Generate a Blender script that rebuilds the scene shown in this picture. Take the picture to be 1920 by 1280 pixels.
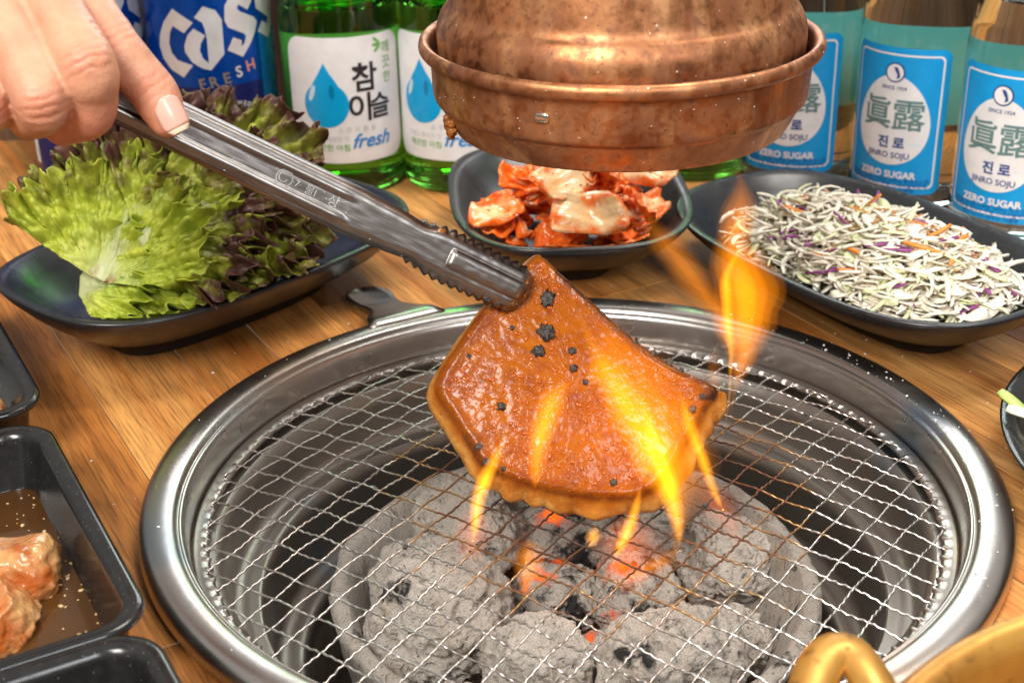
import bpy, bmesh, math, random
import numpy as np
from mathutils import Vector, Matrix, noise as mnoise

for o in list(bpy.data.objects):
    bpy.data.objects.remove(o, do_unlink=True)
SC = bpy.context.scene
COL = SC.collection
PI = math.pi
random.seed(7)

# ------------------------------------------------------------------ camera
PITCH, ROLL = math.radians(25.7093), math.radians(-1.2238)
cam_d = bpy.data.cameras.new('camera')
cam = bpy.data.objects.new('camera', cam_d)
COL.objects.link(cam)
_r = Vector((1, 0, 0)); _u = Vector((0, math.sin(PITCH), math.cos(PITCH)))
_c, _s = math.cos(ROLL), math.sin(ROLL)
cr = _c * _r + _s * _u
cu = _c * _u - _s * _r
cb = cr.cross(cu)
CAM = Vector((-0.02251, -0.48652, 0.29886))
cam.matrix_world = Matrix(((cr.x, cu.x, cb.x, CAM.x), (cr.y, cu.y, cb.y, CAM.y), (cr.z, cu.z, cb.z, CAM.z), (0, 0, 0, 1)))
cam_d.sensor_width = 36.0
cam_d.lens = 50.0
cam_d.clip_start = 0.02
cam_d.clip_end = 20
cam_d.dof.use_dof = True
cam_d.dof.focus_distance = 0.565
cam_d.dof.aperture_fstop = 16.0
SC.camera = cam

# ------------------------------------------------------------------ world and lamps
W = bpy.data.worlds.new('World'); SC.world = W; W.use_nodes = True
wn = W.node_tree; wn.nodes.clear()
wo = wn.nodes.new('ShaderNodeOutputWorld'); wb = wn.nodes.new('ShaderNodeBackground')
wt = wn.nodes.new('ShaderNodeTexCoord'); wsep = wn.nodes.new('ShaderNodeSeparateXYZ'); wr = wn.nodes.new('ShaderNodeValToRGB')
wn.links.new(wt.outputs['Generated'], wsep.inputs[0]); wn.links.new(wsep.outputs['Z'], wr.inputs[0])
wr.color_ramp.elements[0].position = 0.0; wr.color_ramp.elements[0].color = (0.22, 0.19, 0.165, 1)
wr.color_ramp.elements[1].position = 0.75; wr.color_ramp.elements[1].color = (0.62, 0.60, 0.58, 1)
wn.links.new(wr.outputs[0], wb.inputs[0]); wb.inputs[1].default_value = 0.76
wn.links.new(wb.outputs[0], wo.inputs[0])

def area(name, loc, target, size, power, col=(1, 1, 1), sy=None):
    d = bpy.data.lights.new(name, 'AREA'); d.energy = power; d.color = col
    d.shape = 'RECTANGLE'; d.size = size; d.size_y = sy or size
    o = bpy.data.objects.new(name, d); COL.objects.link(o)
    o.location = loc
    o.rotation_euler = (Vector(target) - Vector(loc)).to_track_quat('-Z', 'Y').to_euler()
    return o
area('window_light', (-0.50, -0.95, 1.05), (0, 0.2, 0), 0.42, 25.0, (1.0, 0.955, 0.90), 0.62)
area('ceiling_light', (0.45, 0.20, 1.25), (0.02, 0.1, 0), 0.40, 13.0, (1.0, 0.94, 0.87), 0.55)
area('side_light', (0.55, -1.00, 0.85), (0.05, 0.15, 0.05), 0.30, 7.5, (0.95, 0.97, 1.0), 0.5)
area('rear_window_light', (0.20, 1.65, 0.90), (0.03, 0.15, 0.0), 1.1, 13.0, (0.98, 0.98, 1.0), 0.6)

SC.view_settings.view_transform = 'Standard'
SC.view_settings.look = 'None'
SC.view_settings.gamma = 1.0
SC.view_settings.exposure = 0.10
SC.view_settings.use_curve_mapping = False
SC.render.engine = 'CYCLES'
cy = SC.cycles
cy.use_denoising = True
cy.max_bounces = 10; cy.transmission_bounces = 10; cy.transparent_max_bounces = 16
cy.glossy_bounces = 6; cy.diffuse_bounces = 4; cy.volume_bounces = 0
cy.sample_clamp_indirect = 6.0
cy.caustics_reflective = False; cy.caustics_refractive = False
cy.blur_glossy = 0.5

# ------------------------------------------------------------------ helpers
def link(o, parent=None):
    COL.objects.link(o)
    if parent is not None:
        o.parent = parent
    return o

def tag(o, label=None, cat=None, group=None, kind=None):
    if label: o['label'] = label
    if cat: o['category'] = cat
    if group: o['group'] = group
    if kind: o['kind'] = kind
    return o

def empty(name, loc, label=None, cat=None, group=None):
    o = bpy.data.objects.new(name, None); o.location = loc; o.empty_display_size = 0.01
    COL.objects.link(o)
    return tag(o, label, cat, group)

def mesh(name, verts, faces, mat=None, parent=None, smooth=True, local=None):
    """verts are world coordinates; local=(x,y,z) of the parent empty is subtracted"""
    V = np.asarray(verts, dtype=float).reshape(-1, 3)
    if parent is not None and local is None:
        local = parent.get('_at') if parent.get('_at') is not None else parent.location
    if local is not None:
        V = V - np.asarray(tuple(local))
    m = bpy.data.meshes.new(name)
    m.from_pydata(V.tolist(), [], [list(f) for f in faces])
    if smooth:
        m.polygons.foreach_set('use_smooth', [True] * len(m.polygons))
    if mat is not None:
        for mm in (mat if isinstance(mat, (list, tuple)) else [mat]):
            m.materials.append(mm)
    m.update()
    o = bpy.data.objects.new(name, m)
    return link(o, parent)

def set_col(o, cols, name='tint'):
    a = o.data.color_attributes.new(name, 'FLOAT_COLOR', 'POINT')
    c = np.ones((len(o.data.vertices), 4)); cols = np.asarray(cols)
    c[:, :cols.shape[1]] = cols
    a.data.foreach_set('color', c.ravel())

def grid_faces(nu, nv, closed_u=False, closed_v=False, off=0):
    f = []
    for i in range(nu if closed_u else nu - 1):
        for j in range(nv if closed_v else nv - 1):
            a = i * nv + j; b = ((i + 1) % nu) * nv + j
            c = ((i + 1) % nu) * nv + (j + 1) % nv; d = i * nv + (j + 1) % nv
            f.append((a + off, b + off, c + off, d + off))
    return f

def lathe(profile, n=96, centre=(0, 0, 0), mod=None):
    """profile list of (r,z); returns verts, faces (rings x segments). r==0 ends are capped as fans by tiny radius"""
    V = []
    for k, (r, z) in enumerate(profile):
        for i in range(n):
            t = 2 * PI * i / n
            rr, zz = (r, z) if mod is None else mod(k, t, r, z)
            V.append((centre[0] + rr * math.cos(t), centre[1] + rr * math.sin(t), centre[2] + zz))
    F = []
    for k in range(len(profile) - 1):
        for i in range(n):
            F.append((k * n + i, k * n + (i + 1) % n, (k + 1) * n + (i + 1) % n, (k + 1) * n + i))
    return V, F

def tube(path, radii, n=8, cap=True, squash=None):
    P = np.asarray(path, float); m = len(P)
    R = np.full(m, radii) if np.isscalar(radii) else np.asarray(radii, float)
    T = np.gradient(P, axis=0); T /= np.linalg.norm(T, axis=1)[:, None] + 1e-12
    up = np.array([0, 0, 1.0])
    if abs(T[0] @ up) > 0.95: up = np.array([0, 1.0, 0])
    nrm = np.cross(T[0], up); nrm /= np.linalg.norm(nrm)
    V = []
    for i in range(m):
        nrm = nrm - T[i] * (nrm @ T[i]); nrm /= np.linalg.norm(nrm) + 1e-12
        b = np.cross(T[i], nrm)
        for k in range(n):
            a = 2 * PI * k / n
            sq = 1.0 if squash is None else squash
            V.append(P[i] + R[i] * (math.cos(a) * nrm + sq * math.sin(a) * b))
    F = []
    for i in range(m - 1):
        for k in range(n):
            F.append((i * n + k, i * n + (k + 1) % n, (i + 1) * n + (k + 1) % n, (i + 1) * n + k))
    if cap:
        F.append(tuple(range(n - 1, -1, -1))); F.append(tuple((m - 1) * n + k for k in range(n)))
    return V, F

def catmull(pts, per=8, closed=False):
    P = np.asarray(pts, float); n = len(P); out = []
    rng = range(n) if closed else range(n - 1)
    for i in rng:
        if closed:
            p0, p1, p2, p3 = P[(i - 1) % n], P[i], P[(i + 1) % n], P[(i + 2) % n]
        else:
            p0, p1, p2, p3 = P[max(i - 1, 0)], P[i], P[i + 1], P[min(i + 2, n - 1)]
        for k in range(per):
            t = k / per
            out.append(0.5 * ((2 * p1) + (-p0 + p2) * t + (2 * p0 - 5 * p1 + 4 * p2 - p3) * t * t + (-p0 + 3 * p1 - 3 * p2 + p3) * t ** 3))
    if not closed: out.append(P[-1])
    return np.array(out)

class MB:
    def __init__(s): s.v = []; s.f = []
    def add(s, v, f):
        o = len(s.v); s.v.extend([tuple(p) for p in v]); s.f.extend([tuple(i + o for i in q) for q in f]); return s
    def box(s, c, h, rot=0.0):
        ca, sa = math.cos(rot), math.sin(rot); v = []
        for x in (-1, 1):
            for y in (-1, 1):
                for z in (-1, 1):
                    X, Y = x * h[0], y * h[1]
                    v.append((c[0] + X * ca - Y * sa, c[1] + X * sa + Y * ca, c[2] + z * h[2]))
        return s.add(v, [(0, 1, 3, 2), (4, 6, 7, 5), (0, 4, 5, 1), (2, 3, 7, 6), (0, 2, 6, 4), (1, 5, 7, 3)])
    def build(s, name, mat, parent=None, smooth=False): return mesh(name, s.v, s.f, mat, parent, smooth)

def nz(p, sc=1.0, off=0.0):
    return mnoise.noise(Vector((p[0] * sc + off, p[1] * sc + off * 0.7, p[2] * sc - off)))

def fbm(p, sc, octv=4, off=0.0):
    return mnoise.fractal(Vector((p[0] * sc + off, p[1] * sc + off * 0.37, p[2] * sc - off)), 0.9, 2.1, octv)

def ico(sub):
    b = bmesh.new(); bmesh.ops.create_icosphere(b, subdivisions=sub, radius=1.0)
    v = np.array([x.co[:] for x in b.verts]); f = [[q.index for q in x.verts] for x in b.faces]; b.free()
    return v, f

def rrect(hx, hy, r, n=10):
    """rounded rectangle loop, counter-clockwise"""
    r = max(1e-4, min(r, hx - 1e-5, hy - 1e-5)); P = []
    for (cx, cy_, a0) in ((hx - r, hy - r, 0), (-hx + r, hy - r, PI / 2), (-hx + r, -hy + r, PI), (hx - r, -hy + r, 1.5 * PI)):
        for k in range(n):
            a = a0 + PI / 2 * k / (n - 1)
            P.append((cx + r * math.cos(a), cy_ + r * math.sin(a)))
    return P

def superell(hx, hy, e, n=72):
    P = []
    for k in range(n):
        t = 2 * PI * k / n; c_, s_ = math.cos(t), math.sin(t)
        P.append((hx * math.copysign(abs(c_) ** (2 / e), c_), hy * math.copysign(abs(s_) ** (2 / e), s_)))
    return P

def loft_rings(rings):
    n = len(rings[0]); V = [p for r in rings for p in r]; F = []
    for k in range(len(rings) - 1):
        for i in range(n):
            F.append((k * n + i, k * n + (i + 1) % n, (k + 1) * n + (i + 1) % n, (k + 1) * n + i))
    return V, F, n

def rotz(p, a, c=(0, 0)):
    ca, sa = math.cos(a), math.sin(a)
    return (c[0] + p[0] * ca - p[1] * sa, c[1] + p[0] * sa + p[1] * ca)

# ------------------------------------------------------------------ materials
class NT:
    def __init__(s, name):
        s.m = bpy.data.materials.new(name); s.m.use_nodes = True; s.t = s.m.node_tree; s.t.nodes.clear()
        s.out = s.t.nodes.new('ShaderNodeOutputMaterial')
    def n(s, typ, **kw):
        x = s.t.nodes.new('ShaderNode' + typ)
        for k, v in kw.items():
            if k in x.inputs: s.put(x.inputs[k], v)
            else: setattr(x, k, v)
        return x
    def put(s, sock, v):
        if isinstance(v, bpy.types.NodeSocket): s.t.links.new(v, sock)
        elif isinstance(v, bpy.types.Node): s.t.links.new(v.outputs[0], sock)
        else:
            if sock.type == 'RGBA' and len(v) == 3: v = (*v, 1)
            sock.default_value = v
    def coord(s, which='Object'): return s.n('TexCoord').outputs[which]
    def mapping(s, vec, scale=(1, 1, 1), rot=(0, 0, 0), loc=(0, 0, 0)):
        x = s.n('Mapping'); s.put(x.inputs['Vector'], vec); x.inputs['Scale'].default_value = scale; x.inputs['Rotation'].default_value = rot
        if isinstance(loc, (bpy.types.NodeSocket,)): s.put(x.inputs['Location'], loc)
        else: x.inputs['Location'].default_value = loc
        return x.outputs[0]
    def noise(s, vec, scale, detail=4, rough=0.55, dist=0.0):
        x = s.n('TexNoise'); s.put(x.inputs['Vector'], vec); x.inputs['Scale'].default_value = scale
        x.inputs['Detail'].default_value = detail; x.inputs['Roughness'].default_value = rough; x.inputs['Distortion'].default_value = dist
        return x.outputs[0]
    def voro(s, vec, scale, feature='F1', out='Distance', rnd=1.0):
        x = s.n('TexVoronoi', feature=feature); s.put(x.inputs['Vector'], vec); x.inputs['Scale'].default_value = scale
        x.inputs['Randomness'].default_value = rnd
        return x.outputs[out]
    def ramp(s, fac, stops, interp='LINEAR'):
        x = s.n('ValToRGB'); s.put(x.inputs[0], fac); cr_ = x.color_ramp; cr_.interpolation = interp
        while len(cr_.elements) < len(stops): cr_.elements.new(0.5)
        for e, (p, c) in zip(cr_.elements, stops):
            e.position = p
            if not hasattr(c, '__len__'): c = (c, c, c)
            e.color = (*c[:3], 1)
        return x.outputs[0]
    def mix(s, fac, a, b, blend='MIX'):
        x = s.n('Mix', data_type='RGBA', blend_type=blend)
        s.put(x.inputs[0], fac); s.put(x.inputs[6], a); s.put(x.inputs[7], b)
        return x.outputs[2]
    def math(s, op, a, b=0.0, c=None):
        x = s.n('Math', operation=op); s.put(x.inputs[0], a); s.put(x.inputs[1], b)
        if c is not None: s.put(x.inputs[2], c)
        return x.outputs[0]
    def bump(s, h, strength=0.3, dist=0.001):
        x = s.n('Bump'); s.put(x.inputs['Height'], h); x.inputs['Strength'].default_value = strength; x.inputs['Distance'].default_value = dist
        return x.outputs[0]
    def bsdf(s, **kw):
        x = s.n('BsdfPrincipled')
        for k, v in kw.items(): s.put(x.inputs[k.replace('_', ' ')], v)
        s.t.links.new(x.outputs[0], s.out.inputs['Surface'])
        return x
    def attr(s, name='tint'):
        x = s.n('Attribute'); x.attribute_name = name
        return x.outputs['Color']

def simple(name, col, rough=0.5, metal=0.0, **kw):
    t = NT(name); c = t.coord()
    n1 = t.noise(c, 90, 4)
    rr = t.ramp(n1, [(0.3, max(0.02, rough - 0.07)), (0.7, min(1, rough + 0.09))])
    cc = t.mix(t.ramp(n1, [(0.35, 0), (0.7, 1)]), [x * 0.93 for x in col], [min(1, x * 1.05) for x in col])
    t.bsdf(Base_Color=cc, Roughness=rr, Metallic=metal, **kw)
    return t.m

def m_wood(name, a, b, c_, scale=1.0, rough=0.34):
    t = NT(name)
    info = t.n('ObjectInfo')
    off = t.n('CombineXYZ'); rnd = info.outputs['Random']
    t.put(off.inputs[0], t.math('MULTIPLY', rnd, 37.0)); t.put(off.inputs[1], t.math('MULTIPLY', rnd, 91.0))
    v = t.n('VectorMath', operation='ADD'); t.put(v.inputs[0], t.coord()); t.put(v.inputs[1], off.outputs[0])
    st = t.mapping(v.outputs[0], (3 * scale, 42 * scale, 42 * scale))
    big = t.noise(st, 1.0, 5, 0.55, 0.6)
    fine = t.noise(t.mapping(v.outputs[0], (38 * scale, 900 * scale, 900 * scale)), 1.0, 3, 0.6)
    streak = t.noise(t.mapping(v.outputs[0], (5 * scale, 130 * scale, 130 * scale)), 1.0, 4, 0.6, 0.4)
    base = t.mix(t.ramp(rnd, [(0.0, 0.0), (1.0, 1.0)]), a, b)
    base = t.mix(t.ramp(big, [(0.36, 0), (0.66, 0.95)]), base, c_)
    base = t.mix(t.ramp(streak, [(0.45, 0), (0.75, 0.5)]), base, (0.10, 0.032, 0.009), 'MIX')
    base = t.mix(t.ramp(fine, [(0.46, 0.0), (0.66, 0.55)]), base, (0.07, 0.022, 0.007))
    hs = t.n('HueSaturation'); t.put(hs.inputs['Color'], base)
    t.put(hs.inputs['Value'], t.math('ADD', 0.56, t.math('MULTIPLY', t.math('FRACT', t.math('MULTIPLY', rnd, 7.31)), 0.85)))
    t.bsdf(Base_Color=hs.outputs[0], Roughness=t.ramp(streak, [(0.3, rough - 0.06), (0.8, rough + 0.12)]), Specular_IOR_Level=0.30,
           Normal=t.bump(fine, 0.22, 0.0005))
    return t.m

def m_steel(name, col=(0.60, 0.58, 0.55), rough=0.22, stain=0.35, ring=True, tints=True):
    t = NT(name); c = t.coord()
    n1 = t.noise(c, 26, 5, 0.6); n2 = t.noise(c, 220, 4, 0.65); n3 = t.noise(c, 1300, 2)
    base = t.mix(t.ramp(n1, [(0.4, 0), (0.75, stain)]), col, (0.20, 0.15, 0.11))
    if tints:
        n4 = t.noise(t.mapping(c, loc=(3, 7, 1)), 13, 2)
        base = t.mix(t.ramp(n4, [(0.57, 0), (0.70, 0.55)]), base, (0.16, 0.30, 0.42))
        base = t.mix(t.ramp(n4, [(0.27, 0.45), (0.38, 0)]), base, (0.50, 0.30, 0.16))
    base = t.mix(t.ramp(n2, [(0.58, 0), (0.8, 0.18)]), base, (0.30, 0.26, 0.22))
    rr = t.ramp(n1, [(0.3, rough - 0.06), (0.75, rough + 0.10)])
    t.bsdf(Base_Color=base, Metallic=1.0, Roughness=rr, Normal=t.bump(t.noise(c, 200, 1.5), 0.10, 0.0006))
    return t.m

def m_tong():
    t = NT('tong_steel'); c = t.coord()
    def along(v):
        x = t.n('VectorMath', operation='DOT_PRODUCT'); t.put(x.inputs[0], c); x.inputs[1].default_value = v; return x.outputs['Value']
    u, w = along((-0.8507, -0.1012, 0.5157)), along((0.4532, 0.3558, 0.8173))
    def uv(a, b, sh=0.0):
        x = t.n('CombineXYZ'); t.put(x.inputs[0], t.math('MULTIPLY', u, a)); t.put(x.inputs[1], t.math('MULTIPLY', t.math('ADD', w, t.math('MULTIPLY', u, sh)), b)); return x.outputs[0]
    s1 = t.ramp(t.noise(uv(70, 2400), 1.0, 2, 0.5), [(0.56, 0), (0.72, 1)]); s2 = t.ramp(t.noise(uv(160, 2600, 0.45), 1.0, 2, 0.5), [(0.67, 0), (0.74, 1)])
    n1 = t.noise(c, 60, 4, 0.6); sc = t.math('MAXIMUM', t.math('MULTIPLY', s1, 0.5), s2)
    base = t.mix(t.ramp(n1, [(0.35, 0), (0.7, 1)]), (0.26, 0.24, 0.23), (0.18, 0.165, 0.15))
    base = t.mix(t.math('MULTIPLY', sc, 0.35), base, (0.78, 0.75, 0.71))
    t.bsdf(Base_Color=base, Metallic=1.0, Roughness=t.math('ADD', t.math('MULTIPLY', sc, 0.12), 0.34), Normal=t.bump(t.noise(uv(40, 700), 1.0, 1.0), 0.12, 0.0005))
    return t.m

def m_copper():
    t = NT('copper'); c = t.coord()
    n1 = t.noise(c, 22, 6, 0.62, 0.3); n2 = t.noise(c, 160, 5, 0.65); n3 = t.noise(t.mapping(c, (60, 60, 12)), 1.0, 4, 0.6)
    n5 = t.noise(c, 620, 3, 0.6)
    base = t.mix(t.ramp(n1, [(0.36, 0), (0.62, 1)]), (0.52, 0.225, 0.095), (0.25, 0.095, 0.043))
    base = t.mix(t.ramp(n3, [(0.5, 0), (0.72, 0.7)]), base, (0.78, 0.43, 0.20))
    base = t.mix(t.ramp(n2, [(0.52, 0), (0.68, 0.9)]), base, (0.20, 0.078, 0.04))
    base = t.mix(t.ramp(n5, [(0.62, 0), (0.72, 0.8)]), base, (0.11, 0.05, 0.035))
    base = t.mix(t.ramp(t.noise(t.mapping(c, loc=(5, 2, 9)), 34, 3), [(0.66, 0), (0.74, 0.4)]), base, (0.30, 0.24, 0.34))
    vs = t.voro(c, 150)
    base = t.mix(t.ramp(vs, [(0.045, 0.9), (0.075, 0.0)]), base, (0.85, 0.72, 0.60))
    rr = t.ramp(n2, [(0.3, 0.34), (0.7, 0.60)])
    met = t.ramp(n2, [(0.42, 0.95), (0.68, 0.45)])
    t.bsdf(Base_Color=base, Metallic=met, Roughness=rr, Normal=t.bump(t.noise(c, 190, 2.0), 0.16, 0.0008))
    return t.m

def m_black(name='black_melamine', rough=0.3, col=(0.016, 0.016, 0.017), speck=0.0):
    t = NT(name); c = t.coord()
    n2 = t.noise(c, 260, 4, 0.6); n1 = t.noise(c, 40, 3)
    rr = t.ramp(n1, [(0.3, rough - 0.09), (0.75, rough + 0.10)])
    base = t.mix(t.ramp(n2, [(0.4, 0), (0.75, 1)]), col, [x * 1.7 for x in col])
    if speck:
        base = t.mix(t.ramp(t.voro(c, 420), [(0.07, speck), (0.11, 0)]), base, (0.5, 0.47, 0.42))
    t.bsdf(Base_Color=base, Roughness=rr, Specular_IOR_Level=0.55, Normal=t.bump(n2, 0.05, 0.0004))
    return t.m

def m_meat_top():
    t = NT('glazed_pork'); c = t.coord()
    a = t.attr()
    sep = t.n('SeparateColor'); t.put(sep.inputs[0], a)     # R: side fat, G: char, B: glaze height
    n1 = t.noise(c, 55, 5, 0.6); n2 = t.noise(c, 430, 5, 0.7); n3 = t.noise(c, 1100, 3, 0.6); n4 = t.noise(c, 150, 4, 0.6)
    glaze = t.mix(t.ramp(n1, [(0.32, 0), (0.7, 1)]), (0.40, 0.105, 0.0025), (0.25, 0.048, 0.0012))
    glaze = t.mix(t.ramp(n4, [(0.48, 0), (0.72, 0.75)]), glaze, (0.20, 0.026, 0.001))
    glaze = t.mix(t.ramp(n2, [(0.60, 0), (0.74, 0.35)]), glaze, (0.52, 0.16, 0.010))
    glaze = t.mix(t.ramp(n3, [(0.34, 0.5), (0.42, 0)]), glaze, (0.15, 0.018, 0.002))
    fat = t.mix(t.ramp(n4, [(0.35, 0), (0.7, 1)]), (0.74, 0.38, 0.095), (0.60, 0.21, 0.025))
    fat = t.mix(t.ramp(n2, [(0.60, 0), (0.75, 0.5)]), fat, (0.32, 0.10, 0.02))
    fat = t.mix(t.ramp(t.noise(t.mapping(c, loc=(7, 2, 5)), 130, 3, 0.6), [(0.42, 0), (0.66, 0.85)]), fat, (0.46, 0.13, 0.012))
    base = t.mix(sep.outputs[0], glaze, fat)
    ch = t.math('MULTIPLY', sep.outputs[1], t.ramp(n2, [(0.30, 0), (0.48, 1)]))
    ch2 = t.ramp(t.noise(c, 210, 3, 0.5), [(0.70, 0), (0.76, 0.8)])
    base = t.mix(t.math('MAXIMUM', ch, ch2), base, (0.018, 0.010, 0.008))
    hb = t.noise(c, 760, 0.8, 0.5); hs = t.noise(t.mapping(c, (300, 160, 300), (0.3, 0.5, 0.4)), 1.0, 0.5, 0.5)
    h = t.math('ADD', t.math('MULTIPLY', t.math('MULTIPLY', t.ramp(hb, [(0.52, 0), (0.72, 1)]), t.ramp(n1, [(0.38, 0.05), (0.62, 0.8)])), 0.6), t.math('ADD', t.math('MULTIPLY', hs, 0.16), t.math('MULTIPLY', t.noise(c, 150, 1.0), 0.30)))
    t.bsdf(Base_Color=base, Roughness=t.ramp(n4, [(0.3, 0.14), (0.7, 0.28)]), Specular_IOR_Level=0.24,
           Normal=t.bump(h, 0.5, 0.0008))
    return t.m

def m_charbit():
    t = NT('char_crust'); c = t.coord(); n2 = t.noise(c, 900, 4, 0.7)
    t.bsdf(Base_Color=t.ramp(n2, [(0.38, (0.012, 0.010, 0.009)), (0.72, (0.11, 0.095, 0.08))]), Roughness=0.55, Normal=t.bump(t.noise(c, 700, 2), 0.9, 0.0014))
    return t.m

def m_coal(name, hot=0.0, dark=1.0):
    t = NT(name); c = t.coord()
    n1 = t.noise(c, 38, 6, 0.65, 0.4); n2 = t.noise(c, 320, 8, 0.75); n3 = t.noise(c, 1300, 4, 0.7); n4 = t.noise(c, 85, 5, 0.65)
    base = t.mix(t.ramp(n1, [(0.35, 0), (0.7, 1)]), [x * dark for x in (0.84, 0.75, 0.65)], [x * dark for x in (0.66, 0.58, 0.50)])
    base = t.mix(t.ramp(n4, [(0.56, 0), (0.70, 0.65)]), base, [x * dark for x in (0.56, 0.43, 0.31)])
    base = t.mix(t.ramp(n3, [(0.36, 0.6), (0.46, 0)]), base, (0.20, 0.17, 0.15))
    base = t.mix(t.ramp(n2, [(0.33, 1.0), (0.43, 0)]), base, (0.085, 0.072, 0.062))
    wp = t.n('VectorMath', operation='ADD'); t.put(wp.inputs[0], c); nv = t.n('TexNoise'); t.put(nv.inputs['Vector'], c); nv.inputs['Scale'].default_value = 90; sv_ = t.n('VectorMath', operation='SCALE'); t.put(sv_.inputs[0], nv.outputs['Color']); sv_.inputs['Scale'].default_value = 0.012; t.put(wp.inputs[1], sv_.outputs[0])
    ck = t.ramp(t.voro(wp.outputs[0], 48, 'DISTANCE_TO_EDGE'), [(0.0, 1.0), (0.030, 0.0)])
    ck = t.math('MULTIPLY', ck, t.ramp(n4, [(0.48, 0), (0.62, 1)]))
    base = t.mix(t.math('MULTIPLY', ck, 0.35), base, (0.10, 0.088, 0.078))
    blk = t.ramp(t.noise(t.mapping(c, loc=(4, 1, 8)), 42, 5, 0.65), [(0.60 - 0.12 * hot, 0), (0.67 - 0.12 * hot, 0.95)])
    base = t.mix(blk, base, (0.022, 0.021, 0.022))
    gr = t.noise(t.mapping(c, (160, 30, 160)), 1.0, 4, 0.6)
    h = t.math('ADD', t.math('SUBTRACT', t.math('MULTIPLY', n2, 1.3), t.math('MULTIPLY', ck, 0.7)), t.math('ADD', t.math('MULTIPLY', n3, 0.5), t.math('ADD', t.math('MULTIPLY', gr, 0.5), n4)))
    kw = {}
    if hot > 0:
        e = t.noise(t.mapping(c, loc=(9, 3, 2)), 46, 3, 0.55)
        em = t.ramp(e, [(0.54, 0), (0.72, 1)])
        base = t.mix(em, base, (0.03, 0.012, 0.008))
        kw = dict(Emission_Color=t.mix(em, (0.8, 0.04, 0.0), (1.0, 0.17, 0.006)), Emission_Strength=t.math('MULTIPLY', em, 1.15 * hot))
    t.bsdf(Base_Color=base, Roughness=0.95, Specular_IOR_Level=0.1, Normal=t.bump(h, 1.0, 0.0030), **kw)
    return t.m

# skin
def m_skin():
    t = NT('skin'); c = t.coord(); a = t.attr()
    n1 = t.noise(c, 60, 4, 0.6); n2 = t.noise(c, 700, 4, 0.6)
    v = t.voro(c, 1500)
    base = t.mix(t.ramp(n1, [(0.35, 0), (0.7, 1)]), (0.62, 0.335, 0.21), (0.52, 0.25, 0.155))
    sep = t.n('SeparateColor'); t.put(sep.inputs[0], a)
    base = t.mix(t.math('MULTIPLY', sep.outputs[0], 0.75), base, (0.62, 0.205, 0.125))
    base = t.mix(t.math('MULTIPLY', sep.outputs[1], 0.85), base, (0.36, 0.13, 0.075))
    base = t.mix(t.ramp(t.noise(c, 190, 3, 0.6), [(0.45, 0), (0.72, 0.45)]), base, (0.62, 0.25, 0.155))
    base = t.mix(t.ramp(n2, [(0.58, 0), (0.78, 0.35)]), base, (0.46, 0.21, 0.135))
    h = t.math('ADD', t.math('MULTIPLY', v, 0.5), n2)
    t.bsdf(Base_Color=base, Roughness=0.46, Specular_IOR_Level=0.42, Subsurface_Weight=0.12, Subsurface_Radius=(0.006, 0.0022, 0.0012), Subsurface_Scale=0.4,
           Normal=t.bump(t.math('ADD', h, t.math('MULTIPLY', t.noise(t.mapping(c, (900, 900, 260), (0.4, 0.3, 0.2)), 1.0, 2), 0.7)), 0.28, 0.0006))
    return t.m

def m_leaf():
    t = NT('lettuce'); c = t.coord(); a = t.attr()
    sep = t.n('SeparateColor'); t.put(sep.inputs[0], a)     # R purple, G pale rib, B browned
    n1 = t.noise(c, 80, 4, 0.6); n2 = t.noise(c, 420, 4, 0.6)
    green = t.mix(t.ramp(n1, [(0.3, 0), (0.72, 1)]), (0.66, 0.70, 0.085), (0.40, 0.52, 0.045))
    pur = t.mix(t.ramp(n1, [(0.3, 0), (0.7, 1)]), (0.22, 0.10, 0.06), (0.085, 0.030, 0.030))
    f = t.math('SUBTRACT', t.math('ADD', sep.outputs[0], t.math('MULTIPLY', n1, 0.7)), 0.35)
    f = t.math('ADD', f, t.math('MULTIPLY', t.math('SUBTRACT', n2, 0.5), 0.5))
    base = t.mix(t.ramp(f, [(0.22, 0), (0.68, 1)]), green, pur)
    base = t.mix(sep.outputs[1], base, (0.62, 0.66, 0.33))
    base = t.mix(t.math('MULTIPLY', sep.outputs[2], t.ramp(n2, [(0.35, 0), (0.55, 1)])), base, (0.32, 0.10, 0.025))
    p = t.n('BsdfPrincipled'); t.put(p.inputs['Base Color'], base); p.inputs['Roughness'].default_value = 0.36
    nb = t.bump(t.math('ADD', n2, t.math('MULTIPLY', n1, 0.6)), 0.35, 0.001); t.put(p.inputs['Normal'], nb)
    tr = t.n('BsdfTranslucent'); t.put(tr.inputs['Color'], base)
    mx = t.n('MixShader'); mx.inputs[0].default_value = 0.36
    t.t.links.new(p.outputs[0], mx.inputs[1]); t.t.links.new(tr.outputs[0], mx.inputs[2]); t.t.links.new(mx.outputs[0], t.out.inputs['Surface'])
    return t.m

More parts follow.
